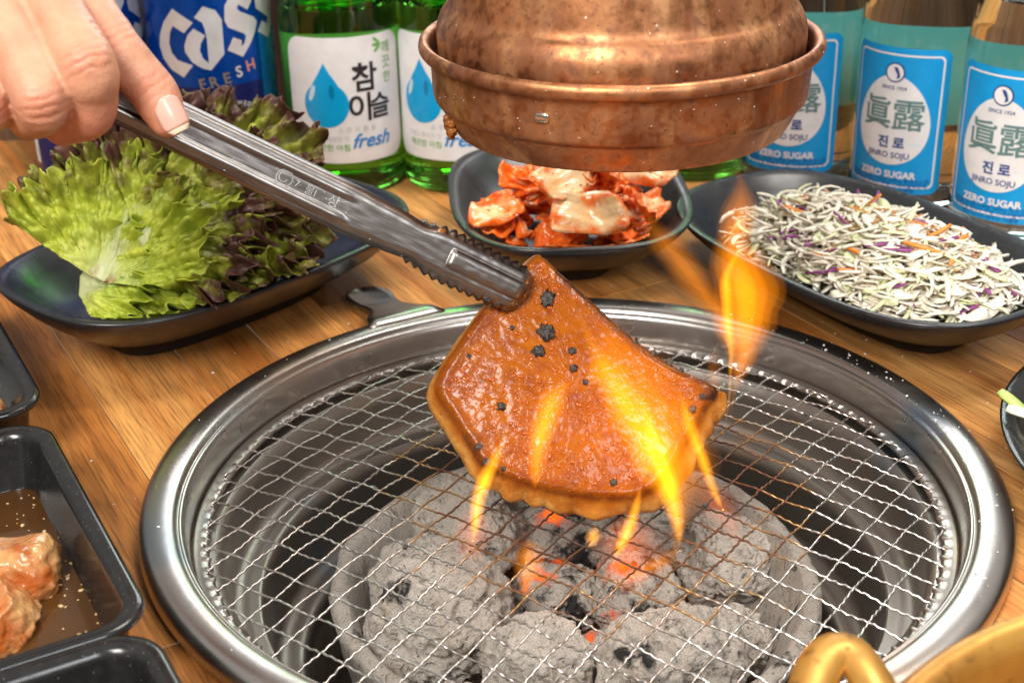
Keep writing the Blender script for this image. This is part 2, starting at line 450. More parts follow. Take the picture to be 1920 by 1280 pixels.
def m_kimchi():
    t = NT('kimchi'); c = t.coord(); info = t.n('ObjectInfo')
    v = t.n('VectorMath', operation='ADD'); t.put(v.inputs[0], c)
    cx = t.n('CombineXYZ'); t.put(cx.inputs[0], t.math('MULTIPLY', info.outputs['Random'], 13.0)); t.put(v.inputs[1], cx.outputs[0])
    n1 = t.noise(v.outputs[0], 70, 4, 0.6); n2 = t.noise(v.outputs[0], 380, 4, 0.6)
    a = t.attr(); sep = t.n('SeparateColor'); t.put(sep.inputs[0], a)
    pale = t.mix(t.ramp(n1, [(0.3, 0), (0.7, 1)]), (0.90, 0.66, 0.38), (0.86, 0.48, 0.18))
    red = t.mix(t.ramp(n2, [(0.35, 0), (0.65, 1)]), (0.78, 0.075, 0.010), (0.88, 0.24, 0.025))
    f = t.math('ADD', t.math('MULTIPLY', n1, 0.9), sep.outputs[0])
    base = t.mix(t.ramp(f, [(0.50, 0), (0.74, 1)]), pale, red)
    base = t.mix(t.ramp(t.noise(v.outputs[0], 240, 2), [(0.66, 0), (0.71, 0.9)]), base, (0.42, 0.02, 0.008))
    t.bsdf(Base_Color=base, Roughness=0.22, Specular_IOR_Level=0.55, Subsurface_Weight=0.1, Subsurface_Radius=(0.004, 0.002, 0.001), Normal=t.bump(t.noise(v.outputs[0], 260, 1.0), 0.45, 0.0012))
    return t.m

def m_raw_meat():
    t = NT('marinated_pork'); c = t.coord()
    n1 = t.noise(c, 45, 4, 0.6, 0.4); n2 = t.noise(c, 300, 5, 0.65); n4 = t.noise(t.mapping(c, loc=(2, 8, 3)), 70, 3)
    base = t.mix(t.ramp(n1, [(0.40, 0), (0.58, 1)]), (0.56, 0.30, 0.115), (0.36, 0.085, 0.014))
    base = t.mix(t.ramp(n4, [(0.5, 0), (0.66, 0.7)]), base, (0.60, 0.36, 0.20))
    base = t.mix(t.ramp(n2, [(0.60, 0), (0.75, 0.6)]), base, (0.38, 0.09, 0.015))
    t.bsdf(Base_Color=base, Roughness=0.2, Specular_IOR_Level=0.6, Normal=t.bump(t.math('ADD', t.noise(c, 240, 1.2), n1), 0.7, 0.0016))
    return t.m

def m_brass():
    t = NT('gold_aluminium'); c = t.coord()
    n1 = t.noise(c, 45, 4, 0.6); n2 = t.noise(t.mapping(c, (60, 60, 500)), 1.0, 4, 0.6); n4 = t.noise(c, 180, 3)
    base = t.mix(t.ramp(n1, [(0.35, 0), (0.68, 1)]), (0.52, 0.275, 0.055), (0.36, 0.16, 0.028))
    base = t.mix(t.ramp(n4, [(0.60, 0), (0.70, 0.7)]), base, (0.17, 0.075, 0.02))
    t.bsdf(Base_Color=base, Metallic=0.55, Roughness=t.ramp(n2, [(0.3, 0.28), (0.75, 0.52)]), Normal=t.bump(t.noise(c, 90, 1.5), 0.25, 0.0015))
    return t.m

def m_glass(name, col, rough=0.02, ior=1.45):
    t = NT(name); c = t.coord(); n = t.noise(c, 30, 2)
    t.bsdf(Base_Color=col, Roughness=t.ramp(n, [(0.3, rough), (0.7, rough + 0.03)]), IOR=ior, Transmission_Weight=1.0)
    return t.m

def m_print(name, col, rough=0.42):
    return simple(name, col, rough)

def m_flame(name, col, strength):
    t = NT(name)
    e = t.n('Emission'); e.inputs['Color'].default_value = (*col, 1); e.inputs['Strength'].default_value = strength
    t.t.links.new(e.outputs[0], t.out.inputs['Volume'])
    return t.m

def m_grate_wire():
    t = NT('grate_wire'); g = t.n('NewGeometry').outputs['Position']
    d = t.n('VectorMath', operation='DISTANCE'); t.put(d.inputs[0], g); d.inputs[1].default_value = (0.016, 0.0, 0.005)
    n1 = t.noise(g, 55, 4, 0.6); n2 = t.noise(g, 380, 4, 0.6)
    f = t.math('ADD', t.math('MULTIPLY', d.outputs['Value'], 7.0), t.math('MULTIPLY', n1, 0.75))
    col = t.ramp(f, [(0.62, (0.035, 0.026, 0.02)), (0.80, (0.13, 0.045, 0.016)), (0.93, (0.42, 0.24, 0.10)), (1.0, (0.60, 0.57, 0.54))])
    f2 = t.ramp(f, [(0.70, 0.25), (0.98, 1.0)])
    t.bsdf(Base_Color=col, Metallic=f2, Roughness=t.ramp(f, [(0.6, 0.6), (1.0, 0.28)]), Normal=t.bump(n2, 0.4, 0.0006))
    return t.m

def m_paper(name, col):
    t = NT(name); n = t.noise(t.coord(), 120, 3)
    cc = t.mix(n, [x * 0.85 for x in col], col)
    d = t.n('BsdfDiffuse'); t.put(d.inputs[0], cc); tr = t.n('BsdfTranslucent'); t.put(tr.inputs[0], cc)
    mx = t.n('MixShader'); mx.inputs[0].default_value = 0.6
    t.t.links.new(d.outputs[0], mx.inputs[1]); t.t.links.new(tr.outputs[0], mx.inputs[2]); t.t.links.new(mx.outputs[0], t.out.inputs['Surface'])
    return t.m
M = dict(
    wood=m_wood('acacia_wood', (0.66, 0.260, 0.058), (0.80, 0.430, 0.135), (0.44, 0.140, 0.028), 1.0, 0.46),
    wallwood=m_wood('wall_wood', (0.19, 0.115, 0.065), (0.25, 0.14, 0.075), (0.11, 0.065, 0.04), 0.6, 0.5),
    steel=m_steel('grill_steel', (0.53, 0.50, 0.47), 0.29, 0.38), ring=m_steel('ring_steel', (0.46, 0.43, 0.40), 0.33, 0.5), well=m_steel('well_steel', (0.37, 0.34, 0.31), 0.42, 0.5),
    tong=m_tong(),
    copper=m_copper(), black=m_black('black_melamine', 0.33, (0.014, 0.014, 0.016)), tray=m_black('black_tray', 0.2, (0.011, 0.0105, 0.0105), 0.25),
    meat=m_meat_top(), bit=m_charbit(), coal=m_coal('ash_charcoal'), coalhot=m_coal('glowing_charcoal', 1.0), pot=m_coal('fired_clay', 0.0, 0.8),
    skin=m_skin(), leaf=m_leaf(), kimchi=m_kimchi(), pork=m_raw_meat(), wire=m_grate_wire(),
    nail=simple('nail', (0.72, 0.42, 0.34), 0.25, Subsurface_Weight=0.2, Subsurface_Radius=(0.003, 0.001, 0.001)),
    nailtip=simple('nail_edge', (0.80, 0.62, 0.46), 0.3),
    green=m_glass('green_glass', (0.20, 0.88, 0.10)), clear=m_glass('pale_blue_glass', (0.84, 0.97, 0.96)),
    white=m_print('white_label', (0.80, 0.81, 0.82)), blue=m_print('sky_blue_print', (0.0, 0.33, 0.74)), navy=m_print('navy_print', (0.025, 0.06, 0.25)),
    black_ink=m_print('black_print', (0.025, 0.025, 0.03)), grey_ink=m_print('grey_print', (0.50, 0.52, 0.55)), green_ink=m_print('green_print', (0.16, 0.42, 0.10)),
    teal_ink=m_print('sage_print', (0.13, 0.24, 0.235)), paleblue=m_print('pale_blue_print', (0.55, 0.78, 0.90)), freshblue=m_print('fresh_blue_print', (0.02, 0.23, 0.62)),
    drop=m_print('drop_blue', (0.0, 0.36, 0.72), 0.3), dropdark=m_print('drop_dark', (0.0, 0.20, 0.45), 0.3), teal=m_paper('teal_back_label', (0.22, 0.80, 0.72)), backpaper=m_paper('back_paper', (0.85, 0.9, 0.85)), dkblue=m_print('dark_blue_print', (0.0, 0.13, 0.42)),
    can=simple('can_blue', (0.0, 0.075, 0.46), 0.28, 0.55), canlight=simple('can_light_blue', (0.01, 0.22, 0.72), 0.25, 0.5), cannavy=simple('can_navy', (0.012, 0.022, 0.16), 0.3, 0.5),
    silver=simple('silver_print', (0.74, 0.76, 0.78), 0.35, 0.35), salmon=simple('copper_foil_print', (0.75, 0.33, 0.25), 0.4, 0.3), bronze=simple('bronze_print', (0.30, 0.25, 0.19), 0.4, 0.4),
    alu=simple('can_metal', (0.7, 0.7, 0.7), 0.25, 1.0),
    brass=m_brass(),
    sauce=simple('brown_sauce', (0.075, 0.031, 0.008), 0.07),
)

# ------------------------------------------------------------------ table top and wall
PA = math.radians(-61.0)
table = empty('table_top', (0, 0, 0)); tag(table, kind='structure')
def build_table():
    rng = random.Random(3)
    ux, uy = math.cos(PA), math.sin(PA); vx, vy = -uy, ux
    v0 = -0.62; row = 0
    while v0 < 0.66:
        w = rng.choice([0.026, 0.034, 0.040, 0.046, 0.052])
        u0 = -0.75 - rng.random() * 0.25
        while u0 < 0.62:
            L = rng.uniform(0.26, 0.46)
            uc, vc = u0 + L / 2, v0 + w / 2
            X, Y = uc * ux + vc * vx, uc * uy + vc * vy
            if -0.62 < X < 0.70 and -0.50 < Y < 0.62:
                plank(X, Y, L, w, rng)
            u0 += L
        v0 += w
def plank(X, Y, L, w, rng):
    g = 0.00012; hl, hw = L / 2 - g, w / 2 - g; b = 0.00035; th = 0.028
    ux, uy = math.cos(PA), math.sin(PA)
    def rad(x, y): return math.hypot(X + x * ux - y * uy, Y + x * uy + y * ux)
    near = min(rad(x, y) for x in np.linspace(-hl, hl, 30) for y in np.linspace(-hw, hw, 6)) < 0.166
    nx, ny = (max(2, int(L / 0.0045)), max(2, int(w / 0.0045))) if near else (2, 2)
    xs = [-hl, -hl + b] + list(np.linspace(-hl + b, hl - b, nx + 1)[1:-1]) + [hl - b, hl]
    ys = [-hw, -hw + b] + list(np.linspace(-hw + b, hw - b, ny + 1)[1:-1]) + [hw - b, hw]
    V = []; F = []
    dz = rng.uniform(-0.00008, 0.00008)
    for i, x in enumerate(xs):
        for j, y in enumerate(ys):
            e = i in (0, len(xs) - 1) or j in (0, len(ys) - 1)
            V.append((x, y, dz - (b * 0.8 if e else 0)))
    m_ = len(ys)
    for i in range(len(xs) - 1):
        for j in range(m_ - 1):
            cx, cy_ = (xs[i] + xs[i + 1]) / 2, (ys[j] + ys[j + 1]) / 2
            if near and rad(cx, cy_) < 0.1605: continue
            F.append((i * m_ + j, (i + 1) * m_ + j, (i + 1) * m_ + j + 1, i * m_ + j + 1))
    if not F: return
    k = len(V)
    if not near:
        V += [(-hl, -hw, -th), (hl, -hw, -th), (hl, hw, -th), (-hl, hw, -th)]
        a, b_, c, d = 0, (len(xs) - 1) * m_, len(xs) * m_ - 1, m_ - 1
        F += [(a, k, k + 1, b_), (b_, k + 1, k + 2, c), (c, k + 2, k + 3, d), (d, k + 3, k, a), (k, k + 3, k + 2, k + 1)]
    o = mesh('plank', V, F, M['wood'], table, smooth=False, local=(0, 0, 0))
    o.location = (X, Y, 0); o.rotation_euler = (0, 0, PA)
build_table()

wall = empty('wall', (0, 0.475, 0)); tag(wall, kind='structure')
def build_wall():
    rng = random.Random(5); x = -0.66
    while x < 0.72:
        w = rng.uniform(0.045, 0.07); z = -0.02 - rng.random() * 0.1
        while z < 0.10:
            h = min(rng.uniform(0.07, 0.16), 0.108 - z)
            mb = MB(); mb.box((0, 0, 0), (h / 2 - 0.0006, w / 2 - 0.0006, 0.008 + rng.random() * 0.002))
            o = mesh('wall_plank', mb.v, mb.f, M['wallwood'], wall, smooth=False, local=(0, 0, 0))
            o.location = (x + w / 2, 0.01, z + h / 2); o.rotation_euler = (PI / 2, PI / 2, 0)
            z += h
        x += w
build_wall()

# ------------------------------------------------------------------ charcoal grill
grill = empty('table_grill', (0, 0, 0), 'round stainless steel grill rim sunk into the wooden table', 'grill')
prof = [(0.1585, -0.020), (0.1605, -0.001), (0.1655, 0.0006), (0.1680, 0.0016), (0.1685, 0.0036), (0.1682, 0.0054), (0.1672, 0.0074), (0.1652, 0.0088), (0.1622, 0.0095), (0.1585, 0.0094),
        (0.1556, 0.0086), (0.1542, 0.0072), (0.1535, 0.0062), (0.1526, 0.0064), (0.1516, 0.0054), (0.1508, 0.0030), (0.1503, -0.003), (0.1500, -0.0095), (0.1490, -0.0112), (0.1420, -0.0118)]
pp = catmull([(a, b, 0) for a, b in prof], 3)
v, f = lathe([(p[0], p[1]) for p in pp], 192)
mesh('rim', v, f, M['steel'], grill)
prof = [(0.1420, -0.0121), (0.1395, -0.0135), (0.1385, -0.020), (0.1378, -0.034), (0.1362, -0.0375), (0.1318, -0.0382), (0.1300, -0.0372), (0.1286, -0.0384), (0.1272, -0.0374), (0.1255, -0.0392),
        (0.1243, -0.045), (0.1238, -0.066), (0.1222, -0.0705), (0.1165, -0.0715), (0.1140, -0.0705), (0.1118, -0.0716), (0.1095, -0.0735), (0.1088, -0.080), (0.1086, -0.125), (0.1040, -0.130), (0.0010, -0.131)]
v, f = lathe(prof, 160)
mesh('well', v, f, M['well'], grill)
# lifting tab at the back left of the rim
def lift_tab():
    c0 = np.array([-0.0955, 0.1835]); c1 = np.array([-0.0775, 0.1500]); ax = c1 - c0; L = np.linalg.norm(ax); ax /= L; wx = np.array([-ax[1], ax[0]])
    L += 0.010
    sec = [(-0.0122, 0.0015), (-0.0112, 0.0055), (-0.009, 0.0085), (-0.005, 0.0108), (0, 0.0116), (0.005, 0.0112), (0.010, 0.0100), (0.015, 0.0092), (0.020, 0.0092), (0.026, 0.0110), (0.032, 0.0140), (0.038, 0.0175), (L, 0.0200)]
    V = []; n = 9
    for s, hw in sec:
        for k in range(n):
            q = -1 + 2 * k / (n - 1)
            p = c0 + ax * s + wx * hw * q
            z = float(np.interp(s, [-0.012, 0.012, 0.030, 0.038, L], [0.0040, 0.0052, 0.0080, 0.0100, 0.0104])) - (0.0014 * (1 - q * q) if s < 0.012 else 0)
            V.append((p[0], p[1], z))
    F = grid_faces(len(sec), n)
    o = mesh('lift_tab', V, F, M['steel'], grill)
    sm = o.modifiers.new('thick', 'SOLIDIFY'); sm.thickness = 0.0012
    return o
lift_tab()

# fire pot
pot_o = empty('fire_pot', (0.001, -0.006, -0.128), 'porous grey clay fire pot holding the charcoal under the grate', 'fire pot')
def pmod(k, t, r, z):
    p = (r * math.cos(t), r * math.sin(t), z)
    d = fbm(p, 45, 3, 2.0) * 0.0016 + nz(p, 14, 4) * 0.002
    return (r + d * (0.6 if r > 0.02 else 0), z + d * 0.5)
prof = [(0.060, -0.124), (0.078, -0.114), (0.090, -0.085), (0.0965, -0.055), (0.0985, -0.044), (0.0990, -0.0405), (0.0978, -0.0378), (0.0950, -0.0370), (0.0925, -0.0380), (0.0905, -0.0415), (0.086, -0.052), (0.078, -0.068), (0.062, -0.082), (0.035, -0.088), (0.001, -0.089)]
pp = catmull([(a, b, 0) for a, b in prof], 4)
v, f = lathe([(p[0], p[1]) for p in pp], 140, (0.001, -0.006, 0), pmod)
fb = mesh('bowl', v, f, M['pot'], pot_o)

# charcoal lumps
COALS = [  # centre, radii, seed, hot, label
    ((-0.0560, -0.0200, -0.044), (0.035, 0.034, 0.027), 1, 0, 'largest ash covered charcoal lump at the left of the fire pot'),
    ((-0.0150, -0.0610, -0.042), (0.023, 0.020, 0.020), 2, 0, 'rounded grey charcoal lump at the front centre of the fire pot'),
    ((0.0340, -0.0630, -0.043), (0.030, 0.026, 0.026), 3, 0, 'blocky cracked charcoal lump at the front right of the fire pot'),
    ((-0.0440, 0.0470, -0.050), (0.030, 0.024, 0.021), 4, 0, 'pale charcoal lump behind the largest one on the left'),
    ((0.0680, 0.0280, -0.056), (0.023, 0.026, 0.020), 5, 0, 'charcoal lump against the right rear wall of the fire pot'),
    ((0.0640, -0.0220, -0.064), (0.016, 0.018, 0.016), 6, 0, 'charcoal lump against the right front wall of the fire pot'),
    ((0.0260, 0.0080, -0.060), (0.023, 0.020, 0.018), 7, 1, 'glowing charcoal lump in the middle under the pork corner'),
    ((-0.0080, 0.0100, -0.064), (0.020, 0.022, 0.018), 8, 1, 'dark glowing charcoal lump beside the small flame below the grate'),
    ((-0.0500, -0.0680, -0.062), (0.020, 0.015, 0.016), 9, 0, 'low charcoal lump at the front left edge of the fire pot'),
    ((0.0120, -0.0260, -0.070), (0.018, 0.016, 0.016), 10, 1, 'small dark charcoal lump glowing between the two front lumps'),
    ((-0.0020, 0.0560, -0.064), (0.026, 0.022, 0.018), 11, 1, 'charcoal lump at the back of the pot below the pork'),
    ((0.0400, 0.0580, -0.066), (0.020, 0.018, 0.016), 12, 0, 'charcoal lump at the rear right of the pot behind the flames'),
    ((0.0450, -0.0120, -0.072), (0.016, 0.015, 0.014), 13, 1, 'small glowing charcoal lump low on the right of the pot'),
]
iv5, if5 = ico(5)
def dtex(name, typ, size, depth=2):
    t = bpy.data.textures.new(name, typ); t.noise_scale = size
    if hasattr(t, 'noise_depth'): t.noise_depth = depth
    return t
TEX = [(dtex('crumble', 'CLOUDS', 0.0045, 3), 0.0032), (dtex('grit', 'CLOUDS', 0.0016, 2), 0.0013), (dtex('pits', 'VORONOI', 0.0060), 0.0014)]
def rough_up(o, k=1.0, sub=1):
    if sub:
        m = o.modifiers.new('sub', 'SUBSURF'); m.subdivision_type = 'SIMPLE'; m.levels = sub; m.render_levels = sub
    for t, st in TEX:
        m = o.modifiers.new('d', 'DISPLACE'); m.texture = t; m.strength = st * k; m.mid_level = 0.5; m.texture_coords = 'GLOBAL'
for (c, r, sd, hot, lab) in COALS:
    rng = random.Random(sd); V = []
    planes = []
    for _ in range(9):
        d = np.array([rng.gauss(0, 1), rng.gauss(0, 1), rng.gauss(0, 1)]); d /= np.linalg.norm(d); planes.append((d, rng.uniform(0.74, 0.95)))
    ra = rng.random() * PI; ca, sa = math.cos(ra), math.sin(ra)
    crd = np.array([rng.gauss(0, 1), rng.gauss(0, 1), 0.2]); crd /= np.linalg.norm(crd)
    for p in iv5:
        q = p.copy()
        for d, h in planes:
            k = q @ d
            if k > h: q = q - d * (k - h) * 0.85
        e = fbm(p, 1.6, 4, sd * 3.1) * 0.13 + fbm(p, 6.0, 4, sd * 1.7) * 0.05
        ck = abs(nz(p, 2.2, sd * 5.0)); e -= 0.10 * max(0, 1 - ck / 0.045)
        ck = abs(math.sin(12 * (p @ crd) + 2.0 * nz(p, 1.8, sd))); e -= 0.022 * max(0, 1 - ck / 0.3)
        e += nz(p, 22, sd) * 0.012
        q = q * (1 + e)
        x, y = q[0] * r[0], q[1] * r[1]
        V.append((c[0] + x * ca - y * sa, c[1] + x * sa + y * ca, c[2] + q[2] * r[2]))
    o = mesh('charcoal', V, if5, M['coalhot'] if hot else M['coal'], None, local=c)
    o.location = c; tag(o, lab, 'charcoal', 'charcoal lumps in the fire pot')
    rough_up(o)

rough_up(fb, 0.45, 0)
# wire grate
grate = empty('wire_grate', (0, 0, -0.0075), 'round crimped wire grate resting inside the steel rim', 'grate')
def rim_ring():
    n = 132 * 8; rs = [(0.1494, -0.0088), (0.1494, -0.0068), (0.1484, -0.0062), (0.1458, -0.0064), (0.1445, -0.0068), (0.1432, -0.0078), (0.1436, -0.0090), (0.1465, -0.0092)]
    def mod(k, t, r, z):
        ph = t * 132 + 0.6 * math.sin(t * 9) + 0.4 * math.sin(t * 23); s2 = max(0, math.sin(ph)) ** 3
        if k in (4, 5): return (r - 0.0005 * s2 * (k - 3), z + (0.0009 if k == 4 else 0.0013) * s2)
        return (r, z)
    v, f = lathe(rs + [rs[0]], n, (0, 0, 0), mod)
    mesh('grate_rim', v, f, M['ring'], grate)
rim_ring()
def dome(x, y):
    r = math.hypot(x, y) / 0.145
    return -0.0062 + 0.0085 * max(0, 1 - r ** 2.2)
SP = 0.0119
for fam in (0, 1):
    ang = math.radians(-37.0 if fam == 0 else 53.5)
    ax = (math.cos(ang), math.sin(ang)); px = (-ax[1], ax[0])
    for k in range(-13, 14):
        off = k * (0.0122 if fam == 0 else 0.0113) + (0.003 if fam == 0 else 0.0045)
        R = 0.1448
        if abs(off) > R - 0.004: continue
        hl = math.sqrt(R * R - off * off)
        n = int(2 * hl / 0.00125); P = []
        rng = random.Random(k * 7 + fam)
        dr = rng.uniform(-0.0006, 0.0006); bw = rng.uniform(-0.0008, 0.0008)
        for i in range(n + 1):
            s = -hl + 2 * hl * i / n
            lat = off + dr + bw * math.sin(s * 22 + k) + 0.00017 * math.sin(2 * PI * s / (SP / 3.0) + k)
            x, y = ax[0] * s + px[0] * lat, ax[1] * s + px[1] * lat
            wv = (1 if fam == 0 else -1) * (1 if k % 2 == 0 else -1)
            z = dome(x, y) + 0.00042 * wv * math.cos(PI * (s - 0.003) / SP) + 0.00024 * math.sin(2 * PI * s / (SP / 3.0) + k * 2)
            P.append((x, y, z))
        v, f = tube(P, 0.00043, 6)
        mesh('wire', v, f, M['wire'], grate)

rng = random.Random(8); mb = MB(); ivb, ifb = ico(2)
for i in range(70):
    a = rng.uniform(0, 2 * PI); rr = abs(rng.gauss(0, 0.05)); x, y = 0.012 + rr * math.cos(a), 0.0 + rr * math.sin(a) * 0.9
    if math.hypot(x, y) > 0.135: continue
    ang = math.radians(rng.choice((-37.0, 53.5))); fam = 0 if ang < 0 else 1
    px_ = (-math.sin(ang), math.cos(ang)); st = 0.0122 if fam == 0 else 0.0113; o0 = 0.003 if fam == 0 else 0.0045
    lat = x * px_[0] + y * px_[1]; sn = round((lat - o0) / st) * st + o0; x += px_[0] * (sn - lat); y += px_[1] * (sn - lat)
    r = rng.uniform(0.0005, 0.0014); el = rng.uniform(1.0, 2.4)
    V = []
    for p in ivb:
        e = 1 + 0.5 * fbm(p, 2, 2, i); u_, w_ = p[0] * r * el * e, p[1] * r * 0.8 * e
        V.append((x + u_ * math.cos(ang) - w_ * math.sin(ang), y + u_ * math.sin(ang) + w_ * math.cos(ang), dome(x, y) + p[2] * r * 0.7 * e))
    mb.add(V, ifb)
ob = mb.build('burnt_residue', M['bit'], grate, True); ob['kind'] = 'stuff'

# ------------------------------------------------------------------ pork slab
MO = np.array((0.0015, -0.0064, 0.0457)); MU = np.array((0.9946, 0.1039, 0.0)); MV = np.array((-0.0666, 0.6373, 0.7678)); MN = np.array((0.0797, -0.7636, 0.6407))
MEAT_OUT = [(-0.0107, 0.0556), (-0.0205, 0.0460), (-0.0318, 0.0360), (-0.0420, 0.0239), (-0.0517, 0.0110), (-0.0530, 0.0052), (-0.0483, -0.0048), (-0.0422, -0.0165), (-0.0378, -0.0246), (-0.0292, -0.0303), (-0.0176, -0.0356), (-0.0039, -0.0396), (0.0100, -0.0417), (0.0233, -0.0407), (0.0339, -0.0324), (0.0432, -0.0197), (0.0495, -0.0109), (0.0557, -0.0025), (0.0530, 0.0011), (0.0422, 0.0065), (0.0306, 0.0147), (0.0192, 0.0251), (0.0079, 0.0377), (-0.0015, 0.0480), (-0.0072, 0.0545)]
def meat_surface(a, b):
    """height of the glazed face above its plane"""
    return 0.0012 * math.cos(a * 32) * math.cos(b * 28) - 1.5 * a * a - 0.5 * max(0.0, -b) ** 2
pork = empty('pork_slab', tuple(MO), 'thick glazed pork slab with charred spots held up by the tongs', 'meat')
def build_pork():
    loop = catmull([(a, b, 0) for a, b in MEAT_OUT], 14, True)[:, :2]
    n = len(loop); cen = loop.mean(0)
    V = []; Cc = []; F = []
    ts = list(np.linspace(0.02, 0.93, 40)) + [0.955, 0.975, 0.99, 1.0]
    d = loop - cen
    nrm = np.stack([np.gradient(loop[:, 1]), -np.gradient(loop[:, 0])], 1)
    nrm /= np.linalg.norm(nrm, axis=1)[:, None]
    if (nrm * d).sum() < 0: nrm = -nrm
    for t in ts:
        for i in range(n):
            a, b = cen + d[i] * t
            h = meat_surface(a, b)
            p3 = (a, b, 0.0)
            h += fbm(p3, 120, 4, 1.3) * 0.00030 + fbm(p3, 420, 3, 5.0) * 0.00026
            e = max(0.0, (t - 0.90) / 0.10); h += 0.0007 * math.sin(min(1, e) * PI) - 0.0016 * e ** 3
            V.append((a, b, h))
            edge = max(0, 1 - (1 - t) * 8) ** 0.6
            right = 1.0 if (a > -0.004 and b > -0.006 and a + b * 0.9 > 0.03) else (0.6 if (a < -0.030 and b < -0.012) else 0.30)
            Cc.append((0.0, edge * right, 1.0))
    # side wall
    steps = [0.12, 0.26, 0.42, 0.58, 0.74, 0.88, 1.0]
    for s in steps:
        for i in range(n):
            a, b = loop[i]
            bot = max(0, -nrm[i, 1])
            nxx, nyy = nrm[i]
            wd = 0.0006 + 0.0020 * max(0, -nxx) + 0.0030 * max(0, -nyy) + 0.0045 * max(0, nxx) * (1 if nyy < 0 else 0)
            out = wd * math.sin(min(1, s * 1.05) * PI * 0.62) + 0.0012 * bot * s
            ph = i / n * 2 * PI
            sc = abs(math.cos(ph * 12.5 + 1.6 * math.sin(ph * 5))) ** 0.6; bot = max(0.0, -nyy - 0.35) / 0.65 * (1.0 if a > -0.03 else 0.35)
            sc *= 0.55 + 0.9 * max(0, 0.5 + nz((a * 60, b * 60, 2.0)))
            out += 0.0026 * bot * math.sin(s * PI) * sc - 0.0010 * bot * (1 - sc) * math.sin(s * PI)
            out += fbm((a, b, s * 0.01), 150, 4, 8.0) * (0.0004 + 0.0008 * bot)
            hh = meat_surface(a, b) - 0.0016 - s * 0.0098
            V.append((a + nrm[i, 0] * out, b + nrm[i, 1] * out, hh))
            Cc.append((min(1, s * 2.6) * 0.9, 0.25 * (1 if fbm((a, b, s * 0.02), 90, 2) > 0.1 else 0.2), 0))
    # underside
    for t in (0.97, 0.8, 0.5, 0.02):
        for i in range(n):
            a, b = cen + d[i] * t
            V.append((a, b, meat_surface(a, b) - 0.0122)); Cc.append((0.6, 0.5, 0))
    rings = len(ts) + len(steps) + 4
    F = [(k * n + i, k * n + (i + 1) % n, (k + 1) * n + (i + 1) % n, (k + 1) * n + i) for k in range(rings - 1) for i in range(n)]
    F.append(tuple(range(n - 1, -1, -1)))
    W3 = [MO + MU * p[0] + MV * p[1] + MN * p[2] for p in V]
    o = mesh('slab', W3, F, M['meat'], pork)
    set_col(o, np.array(Cc))
build_pork()
BITS = [(-0.0074, 0.0372, 0.0030), (-0.0091, 0.0238, 0.0039), (-0.0128, 0.0166, 0.0028), (-0.0001, 0.0158, 0.0020), (-0.0001, 0.0090, 0.0017), (0.0038, 0.0033, 0.0013), (-0.0289, -0.0035, 0.0020), (-0.0394, 0.0174, 0.0011), (-0.0222, 0.0268, 0.0011), (0.0445, -0.0095, 0.0018), (0.0492, -0.0046, 0.0014), (0.0375, 0.0095, 0.0018), (0.0316, 0.0130, 0.0016), (0.0248, 0.0184, 0.0014), (-0.0360, -0.0240, 0.0018), (-0.0385, -0.0180, 0.0017), (0.0106, -0.0357, 0.0015), (0.0251, -0.0338, 0.0015), (0.0190, 0.0236, 0.0011), (0.0420, 0.0060, 0.0013), (0.0130, 0.0300, 0.0010), (-0.0300, -0.0270, 0.0012)]
iv3, if3 = ico(3)
for i, (a, b, r) in enumerate(BITS):
    r = r * 1.25
    c = MO + MU * a + MV * b + MN * (meat_surface(a, b) + r * 0.16)
    V = []
    for p in iv3:
        e = 1 + fbm(p, 1.9, 4, i * 2.7) * 0.75
        q = p * e * r * 0.62
        V.append(c + MU * q[0] + MV * q[1] * (1.25 if i == 0 else 1.0) + MN * q[2] * 0.5)
    mesh('char_spot', V, if3, M['bit'], pork)

rngd = random.Random(55); mbd = MB(); iv2_, if2_ = ico(1)
mloop = np.array(MEAT_OUT); mcen = mloop.mean(0)
for _ in range(650):
    i_ = rngd.randrange(len(mloop)); w_ = rngd.random()
    e_ = mloop[i_] * w_ + mloop[(i_ + 1) % len(mloop)] * (1 - w_); t_ = math.sqrt(rngd.random()) * 0.97
    a_, b_ = mcen + (e_ - mcen) * t_
    if nz((a_, b_, 0), 60, 2.0) + 0.35 * rngd.random() < 0.02: continue
    r_ = rngd.choice((0.00026, 0.00034, 0.00042, 0.00052, 0.0007)); g_ = rngd.uniform(0, PI)
    c_ = MO + MU * a_ + MV * b_ + MN * (meat_surface(a_, b_) + 0.00005); el = rngd.uniform(1, 2.2)
    mbd.add([c_ + MU * r_ * (p[0] * el * math.cos(g_) - p[1] * math.sin(g_)) + MV * r_ * (p[0] * el * math.sin(g_) + p[1] * math.cos(g_)) + MN * p[2] * r_ * 0.75 for p in iv3], if3)
M['glaze'] = simple('glaze_bead', (0.42, 0.085, 0.006), 0.08)
od = mbd.build('glaze_beads', M['glaze'], pork, True); od['kind'] = 'stuff'

